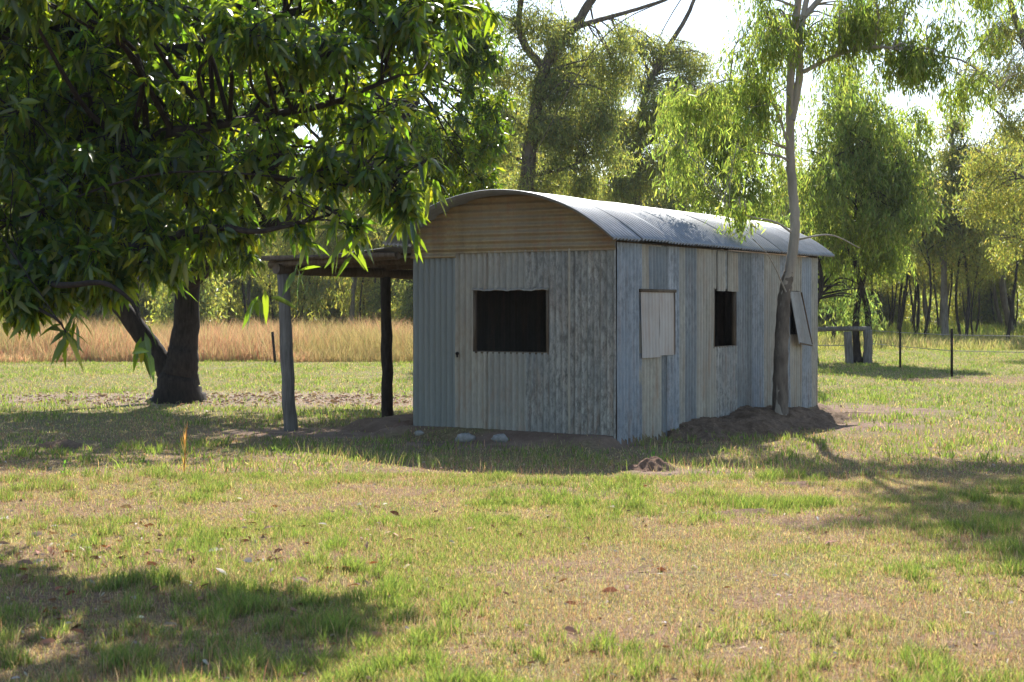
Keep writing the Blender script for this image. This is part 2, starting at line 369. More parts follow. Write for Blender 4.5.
# long side wall: sheets of different age
W2 = (.66, 1.58, 1.12, 1.95); W3 = (2.936, 3.69, 1.17, 1.99); W4 = (5.8, 6.2, 1.3, 1.99); SLIT = (3.27, 3.31, 1.99, 2.5)
side = [(0, .36, T_BLUE, .03), (.33, .66, T_BLUE, .02), (.62, 1.28, T_TAN2, .0), (1.24, 1.42, T_DARK, .02), (1.38, 1.75, T_BLUE, .03), (1.7, 2.0, T_TAN, .1), (1.96, 2.4, T_DARK, .1),
        (2.36, 2.96, T_TAN2, .1), (2.93, 3.72, T_BLOT, .1), (3.68, 4.35, T_DARK, .1), (4.3, 4.75, T_BLUE, .1), (4.7, 5.4, T_TAN, .1), (5.35, 5.85, T_BLUE, .1), (5.8, 6.3, T_TAN2, .1), (6.26, 6.72, T_BLUE, .1), (6.68, 7.035, T_TAN, .1)]
for k, (a0, a1, mt, z0) in enumerate(side):
    sheet('x', a0, a1, z0-.02, ZT, (.0, -.006, -.003)[k % 3], mt, (W2, W3, W4, SLIT), jag=.02)
# the patches of other sheet above the windows
sheet('x', .9, 1.4, 1.96, ZT-.02, -.019, T_DARK, jag=.01)
sheet('x', 2.96, 3.24, 1.96, ZT-.02, -.024, T_TAN2, jag=.01); sheet('x', 3.34, 3.72, 1.96, ZT-.02, -.021, T_TAN2, jag=.01)

# arched roof: ribs follow the curve
OVF, OVS, APEX, EAVE = .45, .2, 3.206, 2.565
half = HWd/2+OVS; RR = (half**2+(APEX-EAVE)**2)/(2*(APEX-EAVE)); ZC = APEX-RR; TH = math.asin(half/RR)
def arch(y): return ZC+np.sqrt(np.maximum(RR**2-(y-HWd/2)**2, 0))
nsh = 10; span = HL+OVF+.3
for k in range(nsh):
    s0 = -OVF+k*span/nsh-.02*(k > 0); s1 = -OVF+(k+1)*span/nsh+.02
    ss = np.arange(s0, s1+1e-6, PITCH/8); th = np.linspace(-TH, TH, 60)
    # every sheet is bent a little differently at the eave
    e0, e1 = rng.normal(0, .006, 2)
    Sg, Tg = np.meshgrid(ss, th, indexing='ij')
    rad = RR+.02*np.sin(2*math.pi*Sg/PITCH)+.004*(k % 2)+.012*(fbm(Sg*1.2+9, Tg*4, 1, 2)-.5)+np.where(Tg < 0, e0, e1)*(np.abs(Tg)/TH)**3
    tt = Tg*(1+.004*((k*7) % 3-1))
    V = np.stack([Sg, HWd/2+rad*np.sin(tt), ZC+rad*np.cos(tt)], -1); n1, n2 = Sg.shape
    i = np.arange(n1-1)[:, None]*n2; j = np.arange(n2-1)[None]
    b = MB(); b.add(V, np.stack([i+j, i+n2+j, i+n2+j+1, i+j+1], -1).reshape(-1, 4)); o = b.build('roof_sheet', T_ROOF, root, smooth=True)
    sm = o.modifiers.new('thick', 'SOLIDIFY'); sm.thickness = .003; sm.offset = -1
# gable infill of horizontal sheets, front and back
sheet('y', -.01, HWd+.01, 2.44, APEX, -.045, T_GABLE, horiz=True, name='gable_sheet', top=lambda a: arch(a)-.012)
sheet('y', 2.36, HWd+.01, 2.385, 2.47, -.06, T_GABLE, horiz=True, name='gable_sheet')
sheet('y', -.01, HWd+.01, 2.44, APEX, HL+.02, T_GABLE, horiz=True, name='gable_sheet', top=lambda a: arch(a)-.012, sgn=1)
# timber: corner posts, plates, window frames
for x, y in ((.04, .05), (HL-.12, .05), (.04, HWd-.13), (HL-.12, HWd-.13), (3.4, HWd-.13), (4.4, HWd-.13), (2.2, .03), (4.9, .03)): 
    b = MB(); b.box((x, y, 0), (x+.08, y+.08, 2.5)); b.build('wall_post', M_TIMBER, root)
b = MB(); b.box((.02, .02, 2.5), (HL-.02, .1, 2.56)); b.box((.02, HWd-.1, 2.5), (HL-.02, HWd-.02, 2.56)); b.box((.03, .1, 2.42), (.09, HWd-.1, 2.5)); b.build('wall_plate', M_TIMBER, root)
b = MB(); b.box((.03, .02, .9), (.08, HWd-.1, .97)); b.box((.03, .02, 2.0), (.08, HWd-.1, 2.07)); b.build('wall_rail', M_TIMBER, root)
def wframe(axis_, o_, off, name='window_frame', t=.028, mat=M_TIMBER):
    b = MB(); a0, a1, z0, z1 = o_
    for p in ((a0-t, a1+t, z1, z1+t), (a0-t, a1+t, z0-t, z0), (a0-t, a0, z0, z1), (a1, a1+t, z0, z1)):
        if axis_ == 'y': b.box((off-.012, p[0], p[2]), (off+.05, p[1], p[3]))
        else: b.box((p[0], off-.012, p[2]), (p[1], off+.05, p[3]))
    return b.build(name, mat, root)
wframe('y', (W1[0]+.01, W1[1]-.01, W1[2]+.01, W1[3]-.01), .01, t=.03)
wframe('x', (W3[0]+.01, W3[1]-.01, W3[2]+.01, W3[3]-.01), .005); wframe('x', W4, .005)
# ragged lip over the front window, peeled outward
b = MB(); yy = np.linspace(W1[0]-.03, W1[1]+.02, 40); zz = W1[3]+.0+.008*np.sin(yy*19)+.004*np.sin(yy*51)
b.add(np.concatenate([np.stack([yy*0-.012, yy, zz+.022], 1), np.stack([yy*0-.05-.012*np.sin(yy*31), yy, zz-.004], 1)]), np.stack([np.arange(39), np.arange(39)+1, np.arange(39)+41, np.arange(39)+40], 1))
o = b.build('window_lip', T_TAN2, root, True); sm = o.modifiers.new('t', 'SOLIDIFY'); sm.thickness = .004
# door catch
b = MB(); b.tube([(-.03, 2.35, 1.12), (-.055, 2.35, 1.12)], .022, 8); b.tube([(-.05, 2.35, 1.13), (-.055, 2.34, 1.07)], .012, 6); b.build('door_catch', M_BARK_D, root)
# white paint mark under the window (weathered)
b = MB(); b.add([(-.027, 1.23, .86), (-.027, 1.2, .86), (-.027, 1.195, 1.02), (-.027, 1.215, 1.08), (-.027, 1.235, 1.0)], [[0, 1, 2], [0, 2, 4], [4, 2, 3]]); b.build('paint_mark', M_STONE, root)
# shutter 1: closed, hanging slightly off its wall
sh = empty('shutter', (0, 0, 0)); sh.parent = root; sh['label'] = 'closed pale pinkish shutter panel'
sheet('x', .61, 1.12, 1.08, 1.93, -.035, T_SHUT, name='panel', amp=.003, lean=.02, parent=sh)
sheet('x', 1.12, 1.58, 1.1, 1.93, -.04, T_SHUT, name='panel', amp=.003, lean=.01, parent=sh)
b = MB(); b.box((.6, -.05, 1.925), (1.62, -.012, 1.965)); b.box((1.56, -.05, 1.1), (1.585, -.015, 1.925)); b.build('batten', M_TIMBER, sh)
# shutter 3: propped open at the foot, hinged above
sh = empty('shutter', (0, 0, 0)); sh.parent = root; sh['label'] = 'grey corrugated shutter hanging open and askew'
aa = np.linspace(0, 1, 100); hh = np.linspace(0, 1, 8); A, H = np.meshgrid(aa, hh, indexing='ij')
xx = 5.72+.06*H+A*(.42+.1*H)+.0*H; yy = -.04-.13*H-.012*np.sin(A*2*math.pi*12)-.02*A*H; zz = 1.98-.86*H+.04*(1-A)*H
b = MB(); i = np.arange(99)[:, None]*8; j = np.arange(7)[None]; b.add(np.stack([xx, yy, zz], -1), np.stack([i+j, i+8+j, i+9+j, i+j+1], -1).reshape(-1, 4))
b.build('panel', T_SHUT2, sh, True)
b = MB(); b.tube([(6.2, -.05, 1.97), (6.3, -.19, 1.14)], .012, 5); b.tube([(5.8, -.175, 1.17), (6.29, -.19, 1.12)], .014, 5); b.build('batten', M_TIMBER, sh)
# lean-to
AW = HWd
def logpts(a, b_, n=9, j=.006):
    a = np.array(a, float); b_ = np.array(b_, float); t = np.linspace(0, 1, n)[:, None]; P = a+(b_-a)*t; P[1:-1] += rng.normal(0, j, (n-2, 3)); return P
for (x, y, tx, ty, r0, r1) in ((-.2, AW+2.0, -.25, AW+2.1, .1, .082), (2.12, AW+2.02, 2.08, AW+2.05, .095, .08)):
    b = MB(); b.tube(logpts((x, y, -.2), (tx, ty, 2.2), 14), np.linspace(r0, r1, 14)*(1+.03*np.sin(np.arange(14)*1.1)), 12, bump=.05)
    o = b.build('lean_to_post', M_LOG if x < 0 else M_BARK_D, root, True)
b = MB(); b.tube(logpts((-.42, AW+2.08, 2.27), (3.5, AW+2.02, 2.25)), .075, 10, bump=.05); b.build('lean_to_beam', M_TIMBER, root, True)
for s in (-.3, .75, 2.05, 3.3):
    b = MB(); b.tube(logpts((s, AW+.03, 2.36+.06), (s, AW+2.3, 2.33)), .05, 8, bump=.06); b.build('lean_to_rafter', M_TIMBER, root, True)
for f, z in ((.4, 2.485), (1.2, 2.455), (2.2, 2.4)):
    b = MB(); b.box((-.4, AW+f-.03, z-.035), (3.5, AW+f+.03, z-.004)); b.build('lean_to_batten', M_TIMBER, root)
cols = np.arange(-.45, 3.6, PITCH/8); rows = np.linspace(0, 1, 10); A, H = np.meshgrid(cols, rows, indexing='ij')
b = MB(); V = np.stack([A, AW-.02+H*2.38, 2.53-.13*H+.0095*np.sin(A*2*math.pi/PITCH)-.03*np.sin(H*math.pi)+.02*(fbm(A, H*3, 1)-.5)], -1)
i = np.arange(len(cols)-1)[:, None]*10; j = np.arange(9)[None]; b.add(V, np.stack([i+j, i+10+j, i+11+j, i+j+1], -1).reshape(-1, 4)); b.build('lean_to_roof', T_ROOF, root, True)
b = MB(); b.box((-.44, AW+.02, 2.4), (-.41, AW+2.34, 2.455)); o = b.build('lean_to_fascia', M_TIMBER, root)

# ------------------------------------------------------------------ rough mounds and stones
def mound(name, cx, cy, rx, ry, h, rot, mat, label, cat='mound', rough=.35, n=56, group=None):
    u = np.linspace(-1.15, 1.15, n); U, V_ = np.meshgrid(u, u, indexing='ij')
    r = np.hypot(U, V_); ca, sa = math.cos(rot), math.sin(rot)
    x = U*rx; y = V_*ry; wx = cx+x*ca-y*sa; wy = cy+x*sa+y*ca
    nz = fbm(wx+cx, wy, min(rx, ry)*.45, 6)
    prof = (1-sst(.0, 1.0, r+(fbm(wx, wy, min(rx, ry)*.6)-.5)*.5))
    z = h*prof*(1+rough*3*(nz-.5))-.015+np.where(prof > .02, rough*h*(fbm(wx, wy, min(rx, ry)*.12+.01, 4)-.5)*1.4, -.04)
    b = MB(); i = np.arange(n-1)[:, None]*n; j = np.arange(n-1)[None]
    b.add(np.stack([x*ca-y*sa, x*sa+y*ca, z+gh(wx, wy)-gh(cx, cy)], -1), np.stack([i+j, i+n+j, i+n+j+1, i+j+1], -1).reshape(-1, 4))
    o = b.build(name, mat, smooth=False); o.location = (cx, cy, float(gh(cx, cy))); return tag(o, label, cat, group)
p = hw(4.1, -.42, 0); mound('earth_mound', p[0], p[1], 3.7, .9, .235, HA, M_DUG, 'long dark heap of dug earth along the foot of the hut side wall', n=260, rough=.26)
mound('ant_mound', 1.5, 15.6, .34, .26, .13, 0, M_RED, 'small reddish brown earth mound in the sun in front of the hut corner')
mound('ant_mound', -5.6, 18.2, .5, .4, .1, 0, M_DUG, 'low dark mound in the shade of the mango tree left of the log post', rough=.3)
mound('ant_mound', 1.9, 12.3, .55, .3, .05, .2, M_RED, 'flat low brown mound in the sunny grass in the middle right foreground', rough=.3)
mound('ant_mound', 2.75, 14.3, .45, .28, .05, .2, M_RED, 'flat low brown mound between the hut mound and the tree shadow', rough=.3)
mound('earth_mound', -1.4, 20.0, .5, .22, .05, HA, M_RED, 'low crumbling dirt edge by the foot of the grey end sheet', rough=.5)
def stone(px, y, Yd, r, label):
    th = np.linspace(0, math.pi, 9); ph = np.linspace(0, 2*math.pi, 13)[:-1]; T_, P_ = np.meshgrid(th, ph, indexing='ij')
    d = np.stack([np.sin(T_)*np.cos(P_), np.sin(T_)*np.sin(P_), np.cos(T_)], -1); q = r*(1+.3*(rng.random(T_.shape)-.5))
    q[0] = q[0, 0]; q[-1] = q[-1, 0]
    b = MB(); i = np.arange(8)[:, None]*12; j = np.arange(12)[None]; k = (j+1) % 12
    b.add(d*q[..., None]*np.array([1.25, .9, .75]), np.stack([i+j, i+k+12*0, i+12+k, i+12+j], -1).reshape(-1, 4)[:, ::-1])
    o = b.build('stone', M_STONE, smooth=True); c = at(px, y, Yd); o.location = (c[0], c[1], float(gh(c[0], c[1]))+r*.3); tag(o, label, 'stone')
stone(465, 433, 18.75, .1, 'larger pale grey stone at the wall foot left of its neighbour stone')
stone(500, 434, 18.55, .085, 'smaller pale grey stone at the wall foot below the middle of the window')
stone(419, 424, 19.25, .05, 'little pale stone at the bottom corner of the blue grey end sheet')

# ------------------------------------------------------------------ fences
fence = empty('post_and_rail_fence', (10.9, 45.8, 0)); tag(fence, 'grey timber rail on two stout log posts beyond the hut with a wire below', 'fence')
def inparent(b, name, mat, par, smooth=True):
    o = b.build(name, mat, par, smooth); return o
for x, r in ((10.56-10.9, .13), (11.12-10.9, .14)):
    b = MB(); b.tube(logpts((x, 0, -.2), (x-.08*(x < 0), 0, 1.05 if x > 0 else .98), 8), r, 9, bump=.06); inparent(b, 'post', M_LOG, fence)
b = MB(); b.tube(logpts((-4.2, .2, 1.03), (.3, -.02, 1.07), 9), .075, 8, bump=.05); inparent(b, 'rail', M_LOG, fence)
b = MB(); b.tube(logpts((-4.2, .2, .55), (-.3, 0, .55), 6, .003), .014, 4); inparent(b, 'wire', M_STONE, fence)
wf = empty('wire_fence', (11.1, 42, 0)); tag(wf, 'thin wire fence on two dark metal pickets running out of the picture beside the grass', 'fence')
for x, y, h in ((0.02, 0, 1.14), (.0, -5, 1.2), (6.2, -7.2, 1.1)):
    b = MB(); b.box((x-.03, y-.012, -.3), (x+.03, y+.012, h)); b.box((x-.01, y-.04, -.3), (x+.01, y-.0125, h)); inparent(b, 'picket', M_BARK_D, wf, False)
for z in (1.02, .62):
    b = MB(); b.tube([(.05, 3.8, z), (.02, 0, z), (0, -5, z+.02), (3, -6.2, z-.02), (6.2, -7.2, z)], .008, 4); inparent(b, 'wire', M_STONE, wf)
lp = empty('fence_picket', (-7.4, 45.8, 0)); tag(lp, 'lone leaning dark picket in front of the tall reddish grass', 'fence post')
b = MB(); b.box((-.04, -.02, -.2), (.04, .02, .98), M=Matrix.Rotation(R(-5), 4, 'Y')); b.box((-.012, -.05, -.2), (.012, -.021, .98), M=Matrix.Rotation(R(-5), 4, 'Y')); inparent(b, 'picket', M_BARK_D, lp, False)

# ------------------------------------------------------------------ trees
def smooth_line(P, n=8, j=0.0, g=None):
    P = np.asarray(P, float); g = g or rng
    Q = np.vstack([2*P[0]-P[1], P, 2*P[-1]-P[-2]]); out = []
    for k in range(1, len(Q)-2):
        p0, p1, p2, p3 = Q[k-1:k+3]
        for t in np.arange(n)/n: out.append(.5*((2*p1)+(p2-p0)*t+(2*p0-5*p1+4*p2-p3)*t*t+(-p0+3*p1-3*p2+p3)*t**3))
    out.append(P[-1]); out = np.array(out)
    if j: out[1:] += g.normal(0, j, (len(out)-1, 3))
    return out
def unit(v): return v/(np.linalg.norm(v, axis=-1, keepdims=True)+1e-9)
def leaves(b, P, D, L, W, C, g, droop=.25, fine=True):
    """lance-shaped leaves at P along D"""
    n = len(P)
    if n == 0: return
    D = unit(D); rv = unit(g.normal(0, 1, (n, 3))+np.array([0, 0, .6])); Sx = unit(np.cross(D, rv)); Nn = np.cross(Sx, D)
    L = np.asarray(L)[:, None]; W = np.asarray(W)[:, None]
    if fine:
        dn = np.array([0, 0, -1.])*L
        pts = [P, P+D*L*.3+Sx*W*.48+Nn*W*.12, P+D*L*.3-Sx*W*.48+Nn*W*.12, P+D*L*.66+Sx*W*.4+Nn*W*.1+dn*droop*.4, P+D*L*.66-Sx*W*.4+Nn*W*.1+dn*droop*.4, P+D*L+dn*droop, P+D*L*.3, P+D*L*.66+dn*droop*.4]
        V = np.stack(pts, 1); o = np.arange(n)[:, None]*8
        f4 = np.concatenate([o+np.array([[6, 1, 3, 7]]), o+np.array([[2, 6, 7, 4]])]); f3 = np.concatenate([o+np.array([[0, 1, 6]]), o+np.array([[0, 6, 2]]), o+np.array([[7, 3, 5]]), o+np.array([[7, 5, 4]])])
        b.add(V, f4, np.repeat(C, 8, 0)); b.f3.append(f3+b.n-n*8)
    else:
        V = np.stack([P, P+D*L*.45+Sx*W*.5, P+D*L, P+D*L*.45-Sx*W*.5], 1)
        b.add(V, np.arange(n)[:, None]*4+np.arange(4)[None], np.repeat(C, 4, 0))
def pick(pal, n, g, jit=.18):
    pal = np.asarray(pal); c = pal[g.integers(0, len(pal), n)]
    return np.clip(c*(1+g.normal(0, jit, (n, 1)))*(1+g.normal(0, .06, (n, 3))), .004, 1)

def make_tree(name, base, limbs, blobs, style, pal, leafmat, barkmat, seed, L=.1, W=.02, per=30, twigs=30, spread=.35, hang=.6, fine=False, twr=.012, seg=8, leafy=.6, reach=1e9, nsec=4):
    """limbs: [(points, r0, r1)], blobs: [(centre, (rx, ry, rz), weight)] both relative to base"""
    g = np.random.default_rng(seed); root_ = empty(name, tuple(base)); tb = MB(); sk = []; sr = []
    for P, r0, r1 in limbs:
        q = smooth_line(P, 8, r0*.035, g); rr = np.linspace(0, 1, len(q))**.8; rad = r0+(r1-r0)*rr
        if abs(P[0][2]) < .3: rad = rad*(1+.55*np.exp(-np.maximum(q[:, 2], 0)/max(.2, r0*1.1))); q[0][2] -= .15
        tb.tube(q, rad, 16 if r0 > .15 else max(seg, 6), bump=.02, flute=.16 if r0 > .09 else .05); sk.append(q); sr.append(rad)
    SK = np.concatenate(sk); SR = np.concatenate(sr)
    TP = []; TD = []
    if style != 'mango':
        nb = []
        for c, rad, wgt in blobs:
            rad = np.asarray(rad, float)*np.ones(3)
            for k in range(3): nb.append((np.asarray(c, float)+unit(g.normal(0, 1, 3))*rad*(.4+.6*g.random()), rad*(.55+.5*g.random()), wgt*(.15+.36*g.random())))
        blobs = nb; nsec = 2
    for c, rad, wgt in blobs:
        c = np.asarray(c, float); rad = np.asarray(rad, float)*np.ones(3)
        sec = []; secr = []
        for k in range(nsec):
            u = unit(g.normal(0, 1, 3))*g.random()**.4*.75*rad+c
            dd = np.linalg.norm(SK-u, axis=1)+.5*np.maximum(SK[:, 2]-u[2], 0); i0 = int(np.argmin(dd)); 
            i0 = max(0, i0-g.integers(0, 4)); a = SK[i0]; dist = np.linalg.norm(u-a)
            mid = (a+u)/2+g.normal(0, .1*dist, 3)+np.array([0, 0, .1*dist]); r0 = min(SR[i0]*.6, .012+.02*dist)
            q = smooth_line([a, mid, u], 5, 0, g); tb.tube(q, np.linspace(r0, twr, len(q)), 5, cap=False); sec.append(q); secr.append(np.full(len(q), r0))
        S2 = np.concatenate(sec)
        nt_ = max(1, int(twigs*wgt))
        U = unit(g.normal(0, 1, (nt_, 3)))*(g.random((nt_, 1))**.42)*rad+c
        for u in U:
            dd = np.linalg.norm(S2-u, axis=1); a = S2[int(np.argmin(dd))]; dist = np.linalg.norm(u-a)
            mid = (a+u)/2+g.normal(0, .12*dist, 3)+np.array([0, 0, .08*dist]); q = smooth_line([a, mid, u], 3)
            tb.tube(q, np.linspace(twr*.8, twr*.3, len(q)), 3, cap=False); TP.append(u); TD.append(unit(u-mid))
    TP = np.array(TP); TD = np.array(TD); n = len(TP)
    lb = MB(); k = g.poisson(per, n); idx = np.repeat(np.arange(n), k); m_ = len(idx); Pt = TP[idx]; Dt = TD[idx]
    tint = 1+g.normal(0, .16, (n, 1))[idx]
    if style == 'mango':
        back = g.random((m_, 1))**1.5*spread; P_ = Pt-Dt*back+g.normal(0, .012, (m_, 3))
        D_ = unit(Dt*.3+unit(g.normal(0, 1, (m_, 3)))*.95+np.array([0, 0, -.6]))
    elif style == 'weep':
        s_ = g.random((m_, 1)); strand = g.integers(0, 5, m_); off = g.normal(0, spread, (n, 5, 3))[idx, strand]; off[:, 2] *= .5
        sway = g.normal(0, .22, (n, 5, 3))[idx, strand]; sway[:, 2] = -1
        P_ = Pt+off*(.3+.7*s_)+sway*s_*hang+g.normal(0, .02, (m_, 3)); D_ = unit(g.normal(0, .42, (m_, 3))+np.array([0, 0, -1.]))
    else:
        dz = g.random((m_, 1)); P_ = Pt+g.normal(0, 1, (m_, 3))*spread*np.array([1, 1, .5])*(1-.5*dz)-np.array([0, 0, spread*2.6])*dz; D_ = unit(g.normal(0, .5, (m_, 3))+np.array([0, 0, -.85]))
    C_ = pick(pal, m_, g)*tint
    Ls = L*(1+g.normal(0, .3, m_)).clip(.4, 1.6); Ws = W*(1+g.normal(0, .15, m_)).clip(.6, 1.5)
    leaves(lb, P_, D_, Ls, Ws, C_, g, fine=fine)
    t_ = tb.build('trunk', barkmat, root_, True); c_ = lb.build('crown', leafmat, root_)
    return root_
def rel(base, *pts): return [np.asarray(p, float)-np.asarray(base, float) for p in pts]

MANGO = [(.028, .054, .024), (.032, .062, .026), (.022, .044, .02), (.038, .07, .025), (.055, .085, .025), (.065, .088, .025)]
GUMC = [(.11, .145, .065), (.13, .16, .065), (.09, .125, .06), (.17, .18, .07), (.1, .125, .065)]
WEEPC = [(.13, .165, .05), (.16, .19, .055), (.11, .14, .045), (.2, .205, .07)]
PALEC = [(.13, .155, .06), (.11, .14, .055), (.17, .17, .065), (.09, .12, .05)]

# the large mango tree beyond the lean-to
B = np.array([-6.1, 26.8, 0.])
def r_(px, y, Yd): return at(px, y, Yd)-B
limbs = [([(-.05, 0, 0), (.02, 0, .55), r_(184, 340, 26.8), r_(190, 270, 26.7), r_(205, 190, 26.4), (1.2, -1.2, 6.4)], .36, .13),
         ([(-.02, 0, .35), r_(163, 364, 26.8), r_(138, 330, 26.7), r_(100, 280, 26.4), r_(50, 225, 26), (-5.5, -1.5, 5.5)], .26, .08),
         ([r_(110, 292, 26.6), r_(65, 266, 25.6), r_(0, 243, 24.5), (-6, -3.5, 3.6)], .12, .05),
         ([r_(188, 285, 26.7), r_(250, 232, 25.4), r_(320, 205, 24), (4.6, -3.5, 5)], .15, .04),
         ([r_(200, 215, 26.5), r_(300, 120, 27), r_(400, 80, 27.5), (5.3, .6, 6.8)], .13, .04),
         ([r_(190, 250, 26.6), (-.3, 1.5, 4.5), (-1, 3.5, 6.5)], .14, .05), ([(.3, -.6, 4), (-.8, -2.5, 5.5), (-2, -3.8, 6.5)], .12, .04)]
g_ = np.random.default_rng(11); blobs = []
for k in range(46):
    u = g_.normal(0, 1, 3); u /= np.linalg.norm(u); rr = g_.random()**.35
    c = np.array([-.5, -.8, 5.4])+u*rr*np.array([5.6, 4.6, 2.7])
    if c[2] < 3.4 and abs(c[0]) > 0: c[2] = 3.4+g_.random()*.6
    if c[1]+B[1]-c[2] < 16.2: c[1] = 16.2-B[1]+c[2]+.4
    blobs.append((c, (1.3, 1.3, .95), 1))
blobs += [(r_(450, 60, 27), (.9, 1, .9), 1), (r_(460, 140, 27), (.8, 1, .8), 1), (r_(420, 110, 27), (1, 1, 1), 1), (r_(440, 20, 27), (1, 1, .8), 1), (r_(480, 185, 28), (.5, .6, .3), .7), (r_(478, 50, 27), (.6, .8, .8), 1.5), (r_(488, 120, 27.5), (.6, .8, .8), 1.5), (r_(462, 165, 27.5), (.7, .8, .6), 1), (r_(430, 190, 28), (.8, .8, .5), .9), (r_(420, 150, 28), (.8, .8, .6), .9), (r_(380, 200, 28), (1, .8, .5), .9),
          (r_(90, 270, 25), (1, .8, .35), .6), (r_(160, 262, 25.5), (.9, .7, .3), .8), (r_(225, 258, 25.5), (.8, .7, .3), .8), (r_(130, 240, 25), (1, .8, .5), .8), (r_(200, 225, 25), (1, .8, .5), .8), (r_(260, 215, 25), (1, .8, .5), .8)]
t = make_tree('mango_tree', B, limbs, blobs, 'mango', MANGO, M_MANGO2, M_BARK_D, 21, L=.145, W=.046, per=15, twigs=60, spread=.26, twr=.012, nsec=4, fine=True)
tag(t, 'large dark mango tree with a forked trunk standing left of the lean-to', 'tree')

# the nearer mango tree whose branches hang into the picture from the left
B = np.array([-8.2, 13.2, 0.])
def r_(px, y, Yd): return at(px, y, Yd)-B
limbs = [([(0, 0, 0), (.1, 0, 1.4), (.4, -.1, 2.4), (.5, -.2, 4.2), (1, -.2, 6)], .4, .12),
         ([(.4, -.1, 2.3), r_(-60, 150, 12.3), r_(90, 142, 12), r_(200, 128, 11.7), r_(320, 106, 11.5), r_(400, 75, 11.4)], .1, .012),
         ([(.2, -.1, 1.9), r_(-60, 285, 11.6), r_(60, 268, 11.2), r_(150, 243, 11), r_(213, 228, 11), r_(262, 231, 11), r_(330, 215, 11)], .075, .01),
         ([(.45, -.1, 3.4), r_(20, 30, 12.6), r_(180, 50, 12.3), r_(300, 10, 12), r_(420, -10, 12)], .1, .015),
         ([r_(90, 142, 12), r_(200, 170, 11.5), r_(300, 180, 11.2), r_(390, 190, 11)], .05, .012),
         ([r_(20, 275, 11.3), r_(60, 285, 10.6), r_(103, 283, 10.3), r_(130, 300, 10.3), r_(138, 316, 10.3), r_(145, 330, 10.3)], .03, .006),
         ([r_(-20, 280, 11.2), r_(20, 300, 10.8), r_(55, 318, 10.6), r_(66, 332, 10.6)], .025, .006),
         ([(.6, -.3, 4.8), r_(100, -120, 13), r_(300, -150, 13)], .08, .02)]
bl = [(30, 90, 12.8, .95, 1.3), (110, 150, 12.6, .8, 1.1), (60, 20, 13.2, 1.1, 1.2), (160, 90, 12.9, .8, .8), (30, 40, 12, .95, 1.3), (130, 40, 12.3, .9, 1.2), (230, 40, 12.3, .9, 1.2), (320, 40, 12, .75, 1), (390, 45, 11.8, .55, .7), (440, 12, 12, .35, .3),
      (30, 130, 11.8, .9, 1.3), (130, 130, 11.8, .85, 1.2), (220, 125, 12, .8, 1.1), (310, 120, 11.6, .65, .9), (375, 125, 11.3, .5, .6), (395, 160, 11, .35, .45),
      (20, 215, 11.3, .7, 1.1), (100, 200, 11.4, .65, 1.1), (190, 175, 11.4, .55, 1), (270, 165, 11.3, .5, .9), (335, 175, 11, .35, .6), (398, 185, 10.9, .2, .25),
      (30, 260, 11, .32, .4), (85, 255, 10.9, .3, .4), (150, 235, 11, .3, .4), (215, 232, 11, .25, .3), (15, 285, 10.8, .25, .5), (60, 285, 10.9, .22, .5), (110, 278, 11, .2, .4), (160, 262, 11, .2, .3), (30, 310, 10.8, .12, .15), (240, 235, 11.2, .25, .25), (400, 205, 10.9, .18, .25), (300, 235, 11, .15, .15), (350, 222, 10.9, .2, .2), (430, 30, 11.9, .4, .5), (465, 15, 12.2, .35, .35)]
blobs = [(r_(px, y, Yd), (r, r*(1.1 if px < 160 else .75), r*.85), wt*(1.2 if px < 130 else (.66 if px < 230 else .4))) for px, y, Yd, r, wt in bl]
blobs += [(r_(50, -60, 12.6), (1.3, 1.2, .6), 1.4), (r_(90, -130, 13.4), (1.8, 1.2, .6), 1.5), (r_(-110, 60, 12.6), (1, 1.3, 1), 1), (r_(-120, 200, 12), (1, 1, .8), 1), (r_(-150, -60, 13), (1.5, 1.3, .8), 1), (r_(-300, 50, 13), (1.5, 1.5, 1.3), 1), ((-.5, .5, 4.8), (2.4, 2, 1.2), 1.6)]
for x, y, z in ((3.0, -1.6, 5.2), (4.0, -1.3, 5.3), (5.0, -1.2, 5.1), (3.3, -.8, 5.9), (4.5, -.7, 5.8), (2.2, -1.2, 5.4), (5.8, -1.3, 5.0), (1.2, -1.4, 5.3), (3.8, -2.1, 4.9), (2.6, -2.0, 4.8)): blobs.append(((x, y, z), (.8, .7, .35), 1.1 if x < 4 else .5))
for x, y, z in ((-.9, 11.2, 3.9), (-1.4, 10.8, 3.6), (-1.9, 10.6, 3.7), (-.8, 11.8, 4.6), (-1.6, 11.3, 4.4), (-2.6, 10.6, 3.9), (-3.4, 10.4, 4.0), (-1.2, 11.6, 4.2)): blobs.append(((x-B[0], y-B[1], z), (.45, .4, .25), .42))
t = make_tree('mango_tree', B, limbs, blobs, 'mango', MANGO, M_MANGO, M_BARK_D, 5, L=.12, W=.04, per=13, twigs=98, spread=.2, twr=.009, fine=True, nsec=4)
# single hanging sprays seen against the pale grass
g_ = np.random.default_rng(2); lb = MB()
for px, y, Yd, n in ((66, 334, 10.6, 9), (145, 335, 10.3, 5), (143, 352, 10.3, 4), (262, 296, 10.8, 6), (22, 300, 10.9, 8), (75, 318, 10.7, 6), (185, 250, 10.8, 8), (345, 250, 10.9, 8), (408, 222, 10.8, 7), (436, 185, 10.9, 7), (300, 268, 10.9, 6), (425, 160, 11, 6)):
    P_ = np.tile(r_(px, y, Yd), (n, 1))+g_.normal(0, .035, (n, 3)); D_ = unit(g_.normal(0, .55, (n, 3))+np.array([0, 0, -.9])); leaves(lb, P_, D_, .2*np.ones(n)*(1+g_.normal(0, .15, n)), .05*np.ones(n), pick(MANGO, n, g_), g_)
lb.build('hanging_foliage', M_MANGO, t)
tag(t, 'near mango branches hanging into the picture with long drooping glossy leaves', 'tree')

